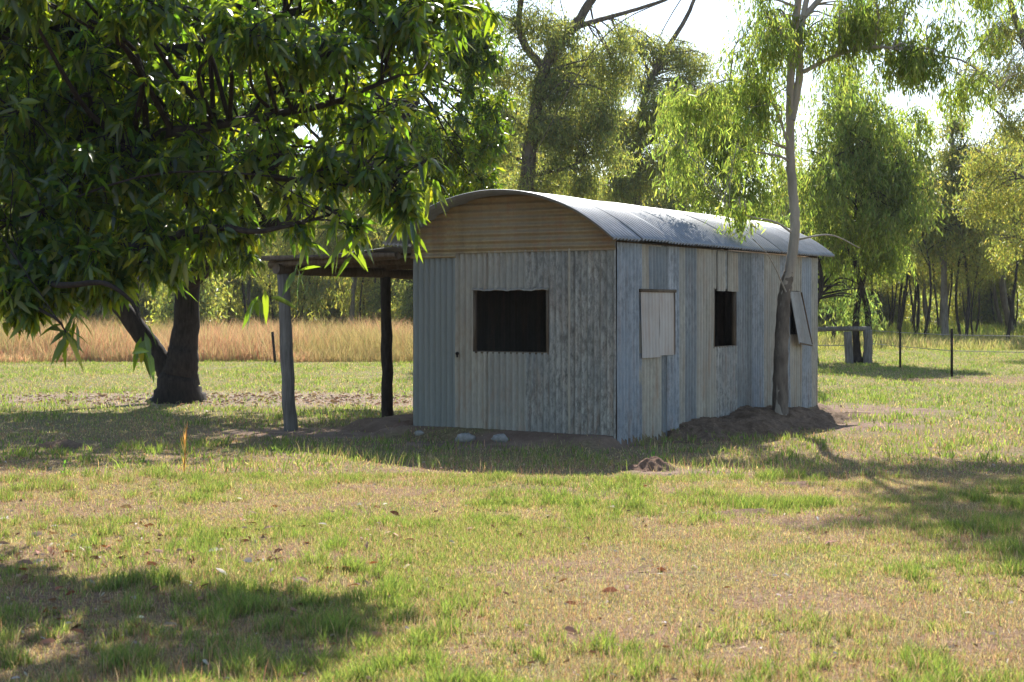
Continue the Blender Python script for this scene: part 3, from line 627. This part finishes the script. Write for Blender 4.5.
# the slim leaning tree in front of the side wall
B = np.array([3.93, 21.5, 0.05])
limbs = [([at(780, 422, 21.5)-B, at(781, 360, 21.5)-B, at(784, 300, 21.5)-B, at(791, 262, 21.5)-B, at(795, 225, 21.5)-B, at(791, 170, 21.5)-B, at(790, 100, 21.5)-B, at(793, 45, 21.5)-B, at(798, 0, 21.5)-B, at(800, -80, 21.5)-B, at(806, -190, 21.5)-B], .1, .045),
         ([at(791, 120, 21.5)-B, at(799, 80, 21.5)-B, at(801, 30, 21.4)-B, at(815, -30, 21.3)-B, at(850, -120, 21.3)-B], .07, .03),
         ([at(803, 72, 21.4)-B, at(840, 54, 21.2)-B, at(880, 47, 21)-B, at(930, 55, 21)-B, at(965, 62, 21)-B, at(1000, 90, 21)-B], .035, .01),
         ([at(795, 235, 21.5)-B, at(775, 222, 21.3)-B, at(745, 215, 21.1)-B, at(720, 200, 21)-B], .02, .006),
         ([at(786, 292, 21.4)-B, at(770, 258, 21.2)-B, at(752, 238, 21.1)-B], .014, .005),
         ([at(795, 240, 21.5)-B, at(830, 235, 21.6)-B, at(860, 248, 21.8)-B], .018, .006),
         ([at(790, 150, 21.5)-B, at(770, 100, 21.4)-B, at(730, 80, 21.2)-B, at(700, 95, 21)-B], .025, .008),
         ([at(801, 20, 21.4)-B, at(850, -30, 21.2)-B, at(920, -60, 21)-B, at(990, -80, 21)-B], .05, .012)]
b = [(at(770, 10, 21.4)-B, (.4, .5, .35), .8), (at(830, 12, 21.3)-B, (.45, .5, .3), .9), (at(880, 12, 21)-B, (.4, .5, .3), .8), (at(925, 60, 21)-B, (.35, .4, .25), .8), (at(970, 85, 21)-B, (.35, .4, .25), .8), (at(955, 30, 21)-B, (.4, .4, .2), .6),
     (at(738, 200, 21)-B, (.2, .2, .12), .4), (at(700, 100, 21)-B, (.35, .4, .25), .9), (at(735, 75, 21.2)-B, (.35, .4, .25), .9), (at(690, 135, 21)-B, (.25, .3, .2), .5), (at(760, 100, 21.2)-B, (.25, .3, .2), .5), (at(745, 150, 21.2)-B, (.25, .3, .2), .4), (at(850, 25, 21.2)-B, (.4, .4, .25), .9), (at(900, 40, 21)-B, (.35, .4, .2), .8), (at(760, 30, 21)-B, (.35, .4, .25), .8),
     ((1.6, .2, 6.6), (.8, .8, .5), 1), ((2.4, 0, 8.0), (1, 1, .8), 1.6), ((1.1, .2, 9.4), (1.2, 1.2, .9), 1.7), ((2.6, .4, 10.2), (1.2, 1, .9), 1.6), ((.6, 0, 8), (.8, .8, .6), 1), ((3.4, 0, 6.8), (.9, .9, .5), 1.2), ((3.4, -.2, 9), (1.1, .9, .7), 1.4), ((.3, .3, 5.6), (.9, .7, .4), 1), ((4.4, -.3, 8.2), (1.1, 1, .7), 1.4), ((3.0, .2, 11.4), (1.5, 1.2, .8), 1.8), ((4.6, 0, 10.4), (1.2, 1, .8), 1.4), ((1.6, .2, 5.9), (.9, .8, .4), 1), ((5, 0, 6.2), (1, 1, .5), 1.4), ((.3, 0, 10.4), (1.1, 1, .8), 2), ((1.3, .2, 11.4), (1.2, 1, .8), 2), ((2.0, 0, 7.2), (1, 1, .6), 1.6), ((3.9, .2, 7.6), (1, 1, .7), 1.6), ((1.2, 0, 8.4), (.9, .9, .6), 1.5)]
t = make_tree('weeping_gum', B, limbs, b, 'weep', WEEPC, M_WEEP, M_BARK_S, 9, L=.12, W=.023, per=46, twigs=38, spread=.15, hang=.4, twr=.007, nsec=3, seg=10)
tag(t, 'slim pale tree with a bent trunk growing against the side wall of the hut', 'tree')
# bark sleeve: rough dark foot of the same trunk
b = MB(); q = smooth_line([at(780, 424, 21.5)-B, at(781, 360, 21.5)-B, at(784, 300, 21.5)-B, at(789, 272, 21.5)-B], 10); b.tube(q, np.linspace(.122, .079, len(q))+.006*np.sin(np.arange(len(q))*1.9), 12, bump=.06); b.build('bark_sleeve', M_BARK_R, t, True)

# weeping tree by the log posts, behind the hut
def weeping(name, px, y, Yd, top, blobs, seed, label, forks=2, pal=WEEPC, n=30, bark=M_BARK_D, r=.14, L=.2, W=.042, lim=()):
    B = at(px, y, Yd); B[2] = 0
    limbs = []
    for k in range(forks):
        limbs.append(([((k-.5)*.3*(forks > 1), 0, 0), ((k-.5)*.35*(forks > 1), 0, 1.6), (.2-(k)*.5, 0, top*.45), (-.4+k*.9, .1, top*.8)], r, .05))
    for a in lim: limbs.append(([p-B for p in a[0]], a[1], a[2]))
    bb = [(at(bx, by, bd)-B, (rr, rr, rr*.7), wt) for bx, by, bd, rr, wt in blobs]
    t = make_tree(name, B, limbs, bb, 'weep', pal, M_WEEP, bark, seed, L=L, W=W, per=44, twigs=int(n*1.5), spread=.22, hang=1.0, twr=.012, nsec=3)
    return tag(t, label, 'tree')
weeping('weeping_gum', 862, 364, 46, 9, [(850, 90, 45, 1.1, 1.2), (830, 130, 45, 1.2, 1.3), (880, 130, 45, 1.2, 1.3), (850, 180, 45, 1.3, 1.4), (895, 175, 45, .9, 1), (820, 200, 45, 1, 1), (860, 215, 45, 1.2, 1.4), (885, 245, 45, .8, .8), (900, 120, 46, .7, .7), (840, 60, 46, .7, .7), (835, 250, 46, .7, .5), (870, 90, 44, .9, 1), (900, 200, 44, .9, 1), (905, 150, 44, .8, .9), (825, 160, 44, .9, 1), (880, 210, 44, .9, 1)], 31,
        'bright green weeping tree with twin dark stems rising between the two log posts', n=40)
weeping('weeping_gum', 735, 372, 36, 7, [(700, 100, 35, .75, 1.1), (740, 90, 35, .8, 1.1), (690, 145, 35, .7, .9), (730, 140, 35, .9, 1.2), (765, 130, 35, .7, .9), (720, 180, 35, .7, .9), (760, 180, 35, .7, .9), (760, 60, 35, .6, .7), (690, 190, 35.4, .5, .5)], 32,
        'pale green weeping tree behind the middle of the hut roof', pal=WEEPC, forks=1, L=.17, W=.036)
weeping('weeping_gum', 815, 365, 45, 6, [(790, 270, 46, .8, .8), (830, 275, 47, .9, 1), (850, 290, 47, .7, .7), (810, 230, 46, 1, 1)], 33, 'low dark leafy tree just past the far end of the hut', pal=GUMC, forks=1, r=.09)

# tall gums behind the hut
def gum(name, B, limbs, blobs, seed, label, pal=GUMC, bark=M_BARK_R, mat=M_GUM, L=.15, W=.04, per=64, tw=54, spread=.3, nsec=4):
    B = np.array([B[0], B[1], 0.]); lm = [([p-B for p in P], a, b_) for P, a, b_ in limbs]
    bb = [(at(*c[:3])-B, (c[3]*.82, c[3]*.82, c[3]*.5), c[4]*1.2) for c in blobs]
    t = make_tree(name, B, lm, bb, 'gum', pal, mat, bark, seed, L=L, W=W, per=per, twigs=tw, spread=spread, twr=.014, nsec=nsec)
    return tag(t, label, 'tree')
D = 48; b0 = at(530, 362, D); b0[2] = 0
gum('gum_tree', b0, [([b0, at(528, 250, D), at(528, 170, D), at(536, 110, D), at(548, 60, D), at(580, 18, D), at(600, -20, D), at(612, -90, D)], .34, .1),
    ([at(545, 70, D), at(522, 40, D), at(520, 5, D), at(528, -50, D), at(520, -110, D)], .16, .05), ([at(572, 28, D), at(600, 20, D), at(650, 5, D), at(690, -10, D)], .12, .03),
    ([at(529, 175, D), at(560, 170, D), at(585, 160, D)], .1, .03), ([at(532, 130, D), at(500, 110, D), at(480, 90, D)], .08, .03)],
    [(500, 20, D, 1.2, .9), (480, 60, D, 1, .9), (500, 100, D, 1, .9), (555, 120, D, 1.1, 1), (575, 60, D, 1, .8), (560, 20, D, .9, .7), (590, 100, D, 1, .9), (600, 140, D, .9, .8), (560, 160, D, 1, .8), (620, 60, D, .8, .7), (505, 55, D, 1.1, .9), (540, 30, D, 1.1, .8), (495, 140, D, 1.1, .9), (520, 170, D, 1, .8), (580, 130, D, 1.2, 1), (565, 90, D, 1, .8), (605, 30, D, .8, .5), (520, -60, D, 1.8, 1.4), (600, -80, D, 1.8, 1.4), (540, 80, D, .7, .5), (590, 175, D, .6, .5)],
    41, 'tall gum with a dark forking trunk rising behind the top of the arched roof')
D = 60; b0 = at(640, 355, D); b0[2] = 0
gum('gum_tree', b0, [([b0, at(640, 260, D), at(636, 180, D), at(640, 120, D), at(655, 70, D), at(690, 10, D), at(700, -30, D)], .3, .05), ([at(637, 190, D), at(620, 150, D), at(600, 120, D), at(590, 80, D)], .14, .04),
    ([at(637, 150, D), at(665, 130, D), at(690, 120, D)], .12, .03)],
    [(600, 80, D, 1.2, .9), (640, 70, D, 1.2, .9), (670, 50, D, 1.2, .9), (640, 120, D, 1.3, 1), (670, 110, D, 1.2, .9), (610, 140, D, 1.2, 1), (645, 165, D, 1.2, 1), (675, 155, D, 1.1, .9), (600, 175, D, 1, .8), (690, 80, D, .8, .6), (570, 110, D, 1.2, .9), (590, 60, D, 1.1, .8), (560, 60, D, 1.1, .7), (710, 90, D, 1, .8), (625, 35, D, .7, .5), (615, 110, D, 1.2, 1), (660, 90, D, 1.3, 1), (655, 140, D, 1.3, 1), (625, 180, D, 1.2, .9), (700, 60, D, .8, .6), (690, 130, D, 1, .8), (650, 40, D, .9, .6)],
    42, 'second gum behind the roof with rounded olive clumps against the bright sky')
D = 66; b0 = at(590, 352, D); b0[2] = 0
gum('gum_tree', b0, [([b0, at(592, 250, D), at(585, 180, D), at(575, 130, D), at(570, 100, D)], .2, .05), ([at(590, 220, D), at(560, 180, D), at(540, 165, D)], .12, .04)],
    [(545, 180, D, 1.1, .6), (575, 190, D, 1.1, .6), (600, 200, D, 1, .6), (560, 150, D, 1, .5), (505, 170, D, 1, .6), (510, 140, D, 1, .5)], 43, 'thin gum filling the gap between the two tall trunks behind the roof', pal=PALEC)
# pale slender gum on the right and its neighbours
D = 75; b0 = at(945, 341, D); b0[2] = 0
gum('gum_tree', b0, [([b0, at(944, 260, D), at(948, 200, D), at(952, 150, D), at(950, 90, D)], .2, .05), ([at(947, 215, D), at(975, 190, D), at(1000, 160, D)], .08, .03), ([at(946, 200, D), at(925, 170, D), at(915, 140, D)], .07, .03)],
    [(930, 170, D, 1.4, .8), (960, 150, D, 1.4, .8), (945, 200, D, 1.2, .7), (985, 170, D, 1.3, .7), (915, 200, D, 1.2, .7), (970, 215, D, 1.2, .6), (950, 120, D, 1, .5), (925, 235, D, 1, .5)], 44, 'slender pale trunked gum standing alone beyond the wire fence', pal=PALEC, bark=M_BARK_G, L=.24, W=.05)
D = 52; b0 = at(1050, 360, D); b0[2] = 0
gum('gum_tree', b0, [([b0, at(1048, 250, D), at(1045, 150, D), at(1030, 60, D), at(1010, 0, D), at(1000, -80, D)], .28, .08), ([at(1045, 165, D), at(1015, 130, D), at(985, 100, D), at(955, 70, D)], .09, .02), ([at(1046, 190, D), at(1010, 170, D), at(975, 150, D)], .08, .02), ([at(1032, 70, D), at(1080, 20, D), at(1110, -40, D)], .12, .04)],
    [(1000, 20, D, 1.1, .7), (1010, 70, D, 1.1, .7), (985, 60, D, .8, .4), (1020, 120, D, 1.1, .7), (990, 150, D, 1, .6), (1015, 190, D, 1.1, .7), (1060, 60, D, 1.6, 1), (1060, 160, D, 1.5, 1), (1000, -40, D, 1.5, 1), (1080, -50, D, 2, 1.2), (980, 190, D, .8, .4), (1010, 230, D, .8, .5)], 45,
    'olive leaved gum whose reaching branches enter at the right edge of the picture', pal=PALEC, bark=M_BARK_R)
# broad far trunk at the left edge
D = 66; b0 = at(20, 346, D); b0[2] = 0
gum('gum_tree', b0, [([b0, at(20, 300, D), at(22, 220, D), at(15, 120, D), at(10, 30, D)], .38, .14), ([at(22, 230, D), at(80, 150, D), at(120, 90, D)], .2, .06)],
    [(20, 200, D, 2, .8), (70, 150, D, 2.2, .9), (-20, 130, D, 2.4, .9), (40, 80, D, 2.2, .9), (110, 90, D, 2, .8), (10, 20, D, 2.4, .9)], 46, 'broad grey trunk standing in the tall grass at the left edge', bark=M_BARK_G)

# templates for the wood
def template(name, h, r, seed, style, pal, bark, mat, nb, brad, L, W, per, tw, bare_=.35, lean=.03):
    g = np.random.default_rng(seed); x = np.cumsum(np.r_[0, g.normal(0, h*lean, 4)]); y = np.cumsum(np.r_[0, g.normal(0, h*lean, 4)])
    tr = [(x[k], y[k], h*.85*k/4) for k in range(5)]; limbs = [(tr, r, r*.3)]; blobs = []
    for k in range(nb):
        z = h*(bare_+(1-bare_)*((k+.5)/nb)); a = k*2.4+g.random(); s = (1-abs((k+.5)/nb-.4)*1.1)*h*.17*(.7+.6*g.random())
        q = min(3, int(z/(h*.85)*4)); px_ = x[q]; py_ = y[q]; c = (px_+math.cos(a)*s, py_+math.sin(a)*s, z)
        blobs.append((c, (brad, brad, brad*.75), 1))
        if k % 2 == 0: limbs.append(([(px_, py_, max(z*.72, h*.2)), ((px_+c[0])/2, (py_+c[1])/2, z*.85), c], r*.35, .02))
    return make_tree(name, np.zeros(3), limbs, blobs, style, pal, mat, bark, seed, L=L, W=W, per=per, twigs=tw, spread=.5, hang=1.2, twr=.02, nsec=2, seg=6)
TPL = [template('gum_tree', 14, .2, 61, 'gum', GUMC, M_BARK_R, M_GUM, 20, 1.5, .34, .085, 40, 18, .5),
       template('gum_tree', 12, .15, 62, 'gum', PALEC, M_BARK_G, M_GUM, 18, 1.2, .32, .08, 36, 16, .58, .02),
       template('gum_tree', 10, .13, 63, 'weep', PALEC, M_BARK_D, M_GUM, 18, 1.2, .34, .075, 44, 17, .3),
       template('gum_tree', 13, .17, 64, 'gum', GUMC, M_BARK_D, M_GUM, 20, 1.5, .34, .09, 40, 18, .45, .04)]
BUSH = [template('bush', 3.0, .06, 71, 'gum', WEEPC, M_BARK_D, M_GUM, 16, .75, .22, .08, 40, 14, .08, .05), template('bush', 4.2, .07, 72, 'gum', GUMC, M_BARK_D, M_GUM, 16, .95, .24, .09, 40, 14, .1, .05)]
SAP = template('young_gum', 9, .085, 65, 'gum', PALEC, M_BARK_D, M_GUM, 9, .8, .28, .07, 34, 12, .55, .03)
used = set(); g_ = np.random.default_rng(77)
def place(tpl, x, y, s, rz, label, cat, group):
    if id(tpl) in used: o = copy_tree(tpl)
    else: used.add(id(tpl)); o = tpl
    o.location = (x, y, -.02); o.scale = (s, s, s); o.rotation_euler = (0, 0, rz); tag(o, label, cat, group)
cnt = 0
for k in range(270):
    Yd = 72+g_.random()**.8*75; px = -160+g_.random()*1360
    x = (px-512)/F*Yd
    mx = 1.0
    if 540 < px < 900: mx = .72
    if px < 420: mx = .85
    if 860 < px < 960: mx = .8
    ti = int(g_.integers(0, 4)); s = (.7+.4*g_.random())*mx
    if px > 900 and Yd < 82: continue
    if px > 880: Yd = 84+(Yd-82)*1.3; x = (px-512)/F*Yd
    if px > 800: ti = int(g_.choice([1, 1, 1, 3, 0]))
    look = ('tall reddish stemmed', 'pale stemmed slender', 'weeping thin stemmed', 'dark stemmed round topped')[ti]
    wh = next(t for lim, t in ((90, 'behind the broad left trunk'), (270, 'behind the forked mango trunk'), (415, 'seen under the lean-to'), (620, 'behind the roof arch'), (820, 'behind the long roof side'), (900, 'behind the two log posts'), (965, 'behind the fence pickets'), (9999, 'beyond the right wires')) if px < lim)
    lab = look+' gum of the far wood '+wh; gr = lab.replace(' gum of', ' gums of')
    if 0: lab = 'slender gum tree in the far wood on the right beyond the wire fence'; gr = 'slender gums of the far wood on the right'
    place(TPL[ti], x, Yd, s, g_.random()*6.28, lab, 'tree', gr)
def wh_(px): return next(t for lim, t in ((90, 'at the left edge'), (270, 'behind the forked mango trunk'), (415, 'seen under the lean-to roof'), (820, 'behind the hut'), (900, 'behind the two log posts'), (965, 'behind the fence pickets'), (9999, 'at the right edge')) if px < lim)
for k in range(95):
    Yd = 66+g_.random()*60; px = -120+g_.random()*1280; x = (px-512)/F*Yd
    if px > 800: Yd = max(Yd, 118); x = (px-512)/F*Yd
    if px > 880 and g_.random() < .55: continue
    place(BUSH[k % 2], x, Yd, .55+.5*g_.random() if px > 800 else .7+.6*g_.random(), g_.random()*6.28, ('small pale', 'larger dark')[k % 2]+' bush under the far wood '+wh_(px), 'bush', ('small pale', 'larger dark')[k % 2]+' bushes under the far wood '+wh_(px))

for k in range(85):
    px = 815+g_.random()*330 if k < 58 else -40+g_.random()*450; Yd = 68+g_.random()*60; x = (px-512)/F*Yd
    place(SAP, x, Yd, .65+.6*g_.random(), g_.random()*6.28, 'thin dark stemmed young gum '+wh_(px), 'tree', 'thin dark stemmed young gums '+wh_(px))
# the far-off wood that closes the view
g = np.random.default_rng(78); b = MB(); n = 150000; x = -95+g.random(n)*200; y = 158+g.random(n)*26
top = np.where(x > 35, 5.5, 8)+4*(fbm(x, y, 9)-.5)*2; z = top*g.random(n)**.8; keep = (fbm(x, z*1.7, 3.2)+.25*fbm(y, z, 2)) > .46; x, y, z = x[keep], y[keep], z[keep]; n = len(x)
leaves(b, np.stack([x, y, z], 1), g.normal(0, .5, (n, 3))+np.array([0, 0, -.7]), .6*(.6+.8*g.random(n)), .24*(.6+.8*g.random(n)), pick(GUMC, n, g), g, fine=False)
tag(b.build('distant_wood', M_GUM), 'dim mass of foliage closing the view behind the far trunks', 'wood', kind='stuff')

# ------------------------------------------------------------------ grasses
def blades(n, x, y, h, wd, C, g, lean=.35, z=None):
    """tapered blades, two segments"""
    a = g.random(n)*2*math.pi; ux = np.cos(a); uy = np.sin(a); b_ = g.random(n)*2*math.pi; l = h*lean*g.random(n)
    z = gh(x, y)-.006 if z is None else z; lx = np.cos(b_)*l; ly = np.sin(b_)*l
    V = np.empty((n, 5, 3))
    V[:, 0] = np.stack([x-ux*wd/2, y-uy*wd/2, z], 1); V[:, 1] = np.stack([x+ux*wd/2, y+uy*wd/2, z], 1)
    V[:, 2] = np.stack([x+ux*wd*.4+lx*.4, y+uy*wd*.4+ly*.4, z+h*.6], 1); V[:, 3] = np.stack([x-ux*wd*.4+lx*.4, y-uy*wd*.4+ly*.4, z+h*.6], 1)
    V[:, 4] = np.stack([x+lx, y+ly, z+h], 1)
    o = np.arange(n)[:, None]*5
    m = MB(); m.add(V.reshape(-1, 3), o+np.array([[0, 1, 2, 3]]), np.repeat(C, 5, 0)); m.f3.append(o+np.array([[3, 2, 4]])); return m
GREEN = np.array([(.13, .18, .05), (.17, .22, .06), (.105, .15, .045), (.21, .24, .075)]); DRY = np.array([(.32, .24, .17), (.4, .32, .23), (.27, .18, .125), (.3, .185, .14), (.21, .23, .11)])
def turf(n, y0, y1, hmul, wmul, seed, power=1.0, cut=1.0, flat=False):
    g = np.random.default_rng(seed); u = g.random(n)
    y = (y0**(2-power)+(y1**(2-power)-y0**(2-power))*u)**(1/(2-power)); x = (g.random(n)-.5)*2*(.41*y+.6)
    gr = sst(.48, .7, .55*fbm(x, y, 1.7)+.45*fbm(x+50, y, .45, 2)+.04)
    cl = np.maximum(sst(.58, .72, fbm(x-30, y+20, .3, 3)), .8*sst(.62, .76, fbm(x+11, y-7, .12, 2)))*sst(.25, .5, fbm(x+3, y+40, 2.1))
    gr = np.maximum(gr, .6*sst(14, 26, y)); bz = bare(x, y)
    keep = g.random(n) < np.clip((.38+.45*gr+.55*cl)*(1-.85*bz), 0, 1)*cut
    lx, ly = to_local(x, y); keep &= rectdist(lx, ly, -.2, HL+.2, -.05, HWd+.15) > .02
    keep &= ~((rectdist(lx, ly, .5, 3.1, 2.5, HWd+1.2) < .05))
    x, y, gr, cl = x[keep], y[keep], gr[keep], cl[keep]; n = len(x)
    isg = g.random(n) < np.clip(.12+.36*gr+.65*cl, 0, .95)
    C = np.where(isg[:, None], pick(GREEN, n, g), pick(DRY, n, g))
    h = (.018+.022*g.random(n)+.022*gr*g.random(n)+.085*cl*g.random(n)**1.3)*hmul*np.where(isg, 1, .8); wd = (.0026+.0025*g.random(n))*wmul*(1+.4*cl)
    if flat:
        C = pick([(.32, .21, .13), (.42, .31, .2), (.16, .09, .055), (.48, .38, .27), (.28, .14, .085)], n, g); l = .03+.05*g.random(n)
        return blades(n, x, y, (.004+.012*g.random(n)), wd*.8, C, g, np.clip(l/.012, 1, 8), z=gh(x, y)+.004)
    # tufts: blades gathered to the middle of their clump
    return blades(n, x, y, h, wd, C, g, .9)
m = turf(820000, 6.2, 15, 1.1, .9, 81, 1.0)
tag(m.build('turf_grass', M_GRASS), 'short patchy green and straw coloured grass close to the camera', 'grass', kind='stuff')
m = turf(330000, 6.2, 17, 1, 1, 83, 1.0, flat=True)
tag(m.build('thatch', M_GRASS), 'dead matted grass stems lying between the green tufts', 'grass', kind='stuff')
m = turf(480000, 15, 62, 1.15, 2.8, 82, .6)
tag(m.build('turf_grass', M_GRASS), 'short grass of the paddock around and behind the hut', 'grass', kind='stuff')
g = np.random.default_rng(84); n = 34000; y = 6.4+g.random(n)**1.2*16; x = (g.random(n)-.5)*.85*y; k = (fbm(x+9, y, 1.3) > .48) & (g.random(n) > bare(x, y)); lx, ly = to_local(x, y); k &= rectdist(lx, ly, -.3, HL+.2, -.2, HWd+.9) > .05; x, y = x[k], y[k]; n = len(x)
m = blades(n, x, y, .05+.09*g.random(n)**1.5, .0024+.0016*g.random(n), pick([(.36, .2, .13), (.42, .29, .18), (.3, .22, .1), (.45, .37, .22)], n, g), g, .6)
tag(m.build('seed_stalks', M_STRAW), 'thin reddish seed stalks standing in the near grass', 'grass', kind='stuff')
# tall rusty grass belt
def belt(n, x0, x1, y0, y1, h0, h1, seed, pal, label, wd=.03):
    g = np.random.default_rng(seed); x = x0+(x1-x0)*g.random(n); y = y0+(y1-y0)*g.random(n)**1.3+3.5*(fbm(x, x*0+h1, 2.5)-.5)
    h = (h0+(h1-h0)*g.random(n)**1.5)*(.55+.85*fbm(x, y, 2.2)); c = pick(pal, n, g); h = h*np.clip(.45+(y-y0)/2.5, .35, 1)
    k = sst(.45, .62, fbm(x, y, 3.5))[:, None]; c = c*(1-k*.5)+k*.5*pick([(.3, .3, .1), (.25, .27, .08)], n, g)
    m = blades(n, x, y, h, wd*np.ones(n), c, g, .8, z=np.zeros(n)-.02); tag(m.build('tall_grass', M_STRAW if h1 > 1.3 else M_GRASS), label, 'grass', kind='stuff')
RUST = [(.44, .29, .17), (.5, .35, .2), (.44, .24, .15), (.52, .4, .22), (.34, .33, .15)]
belt(150000, -30, 8.5, 47, 60, .4, 1.34, 91, RUST, 'belt of tall rusty dry grass beyond the mown paddock', .018)
belt(26000, 8.5, 36, 60, 78, .2, .6, 92, [(.2, .19, .1), (.3, .24, .16), (.15, .17, .06), (.28, .24, .15)], 'tall straw grass beyond the wire fence on the right', .032)
belt(60000, -60, 70, 74, 120, .3, .9, 93, [(.1, .15, .04), (.15, .19, .05), (.2, .2, .08)], 'green undergrowth on the floor of the far wood', .06)
belt(2500, -31, -22, 62, 68, .7, 1.3, 94, [(.1, .13, .04), (.16, .16, .06)], 'dark tussocks round the broad trunk at the left edge', .05)
# longer stems at the edge of the hut's shadow and under the wall
g = np.random.default_rng(95); n = 3800; x = -3+7*g.random(n); y = 15.2+2.6*g.random(n); k = fbm(x, y, .5, 2) > .52; x, y = x[k], y[k]; n = len(x)
m = blades(n, x, y, .06+.13*g.random(n), .005*np.ones(n), np.where(g.random((n, 1)) < .5, pick(GREEN, n, g), pick(DRY, n, g)), g, .8)
tag(m.build('long_grass', M_GRASS), 'longer wispy grass stems along the edge of the hut shadow', 'grass', kind='stuff')
# leaf litter: fallen leaves lying flat
def litter(n, x, y, seed, pal, label, L=(.05, .12)):
    g = np.random.default_rng(seed); a = g.random(n)*6.28; l = L[0]+(L[1]-L[0])*g.random(n); wd = l*.3
    D_ = np.stack([np.cos(a), np.sin(a), g.normal(.12, .35, n)], 1); m = MB(); P_ = np.stack([x, y, gh(x, y)+.012+.015*g.random(n)], 1)
    leaves(m, P_, D_, l, wd, pick(pal, n, g), g, droop=.3); tag(m.build('leaf_litter', M_LITTER), label, 'leaves', kind='stuff')
M_LITTER = leaf_mat('dry_leaf', .7, .1, (1.5, 1.2, .8), .15)
g = np.random.default_rng(96)
n = 2000; x = -4.8+g.normal(0, 4.2, n); y = 27.6+g.normal(0, 1.1, n)
litter(n, x, y, 1, [(.28, .19, .13), (.34, .25, .18), (.38, .31, .24), (.22, .15, .1)], 'brown and bleached fallen leaves under the large mango tree', (.07, .15))
n = 620; x = -3.2+g.normal(0, 2.0, n); y = 9.9+g.normal(0, 1.5, n)
litter(n, x, y, 2, [(.3, .12, .06), (.16, .08, .05), (.42, .34, .27), (.32, .2, .13), (.24, .12, .07)], 'scattered dry mango leaves on the grass in the lower left', (.05, .13))
n = 1300; y = 6.5+g.random(n)**1.3*11; x = (g.random(n)-.5)*.75*y
litter(n, x, y, 3, [(.5, .44, .36), (.38, .28, .2), (.3, .16, .09), (.2, .12, .07)], 'tiny dry leaf scraps strewn through the near grass', (.02, .06))

# single weeds
def weed(px, yb, ht, label, name, pal, n=16, wd=.006):
    Yd = EYE*F/(yb-HZ); c = at(px, yb, Yd); g = np.random.default_rng(int(px)); r0 = empty(name, (c[0], c[1], float(gh(c[0], c[1])))); m = MB()
    m.tube(smooth_line([(0, 0, 0), (.01, 0, ht*.4), (.035, 0, ht*.98)], 4), np.linspace(.007, .002, 9), 5, pal[0]); m.build('stem', M_GRASS, r0)
    b = MB(); zz = g.random(n)*ht*.75; P_ = np.stack([.02*zz, zz*0, zz], 1); leaves(b, P_, unit(g.normal(0, .13 if ht > .4 else .35, (n, 3))+np.array([0, 0, .9])), (ht*.22)*(1+g.normal(0, .3, n)).clip(.4, 1.6), np.full(n, wd*2), pick(pal, n, g), g, droop=0); b.build('foliage', M_GRASS, r0)
    tag(r0, label, 'weed')
weed(184, 476, .56, 'tall dry orange weed stalk standing alone at the edge of the mango shade', 'weed_stalk', [(.36, .2, .09), (.34, .24, .1)], 22, .0045)
weed(653, 462, .2, 'bright green seedling beside the small reddish mound', 'seedling', [(.12, .3, .04)], 7, .01)
weed(64, 474, .16, 'little green seedling in the grass at the shade edge on the far left', 'seedling', [(.1, .24, .04)], 6, .01)
weed(250, 470, .2, 'wispy straw tuft to the right of the orange stalk', 'grass_tuft', [(.4, .34, .18), (.3, .28, .12)], 24, .004)

# thin haze between the trees
hz = MB(); hz.box((-150, -12, -1.5), (150, 215, 26)); m, t, out = newmat('haze_air')
v = N(t, 'ShaderNodeVolumePrincipled'); v.inputs['Color'].default_value = (.93, .96, 1, 1); v.inputs['Density'].default_value = .0002; v.inputs['Anisotropy'].default_value = .2
t.links.new(v.outputs[0], out.inputs['Volume']); tag(hz.build('haze', m), 'thin pale air haze between the far trees', 'haze', kind='stuff')
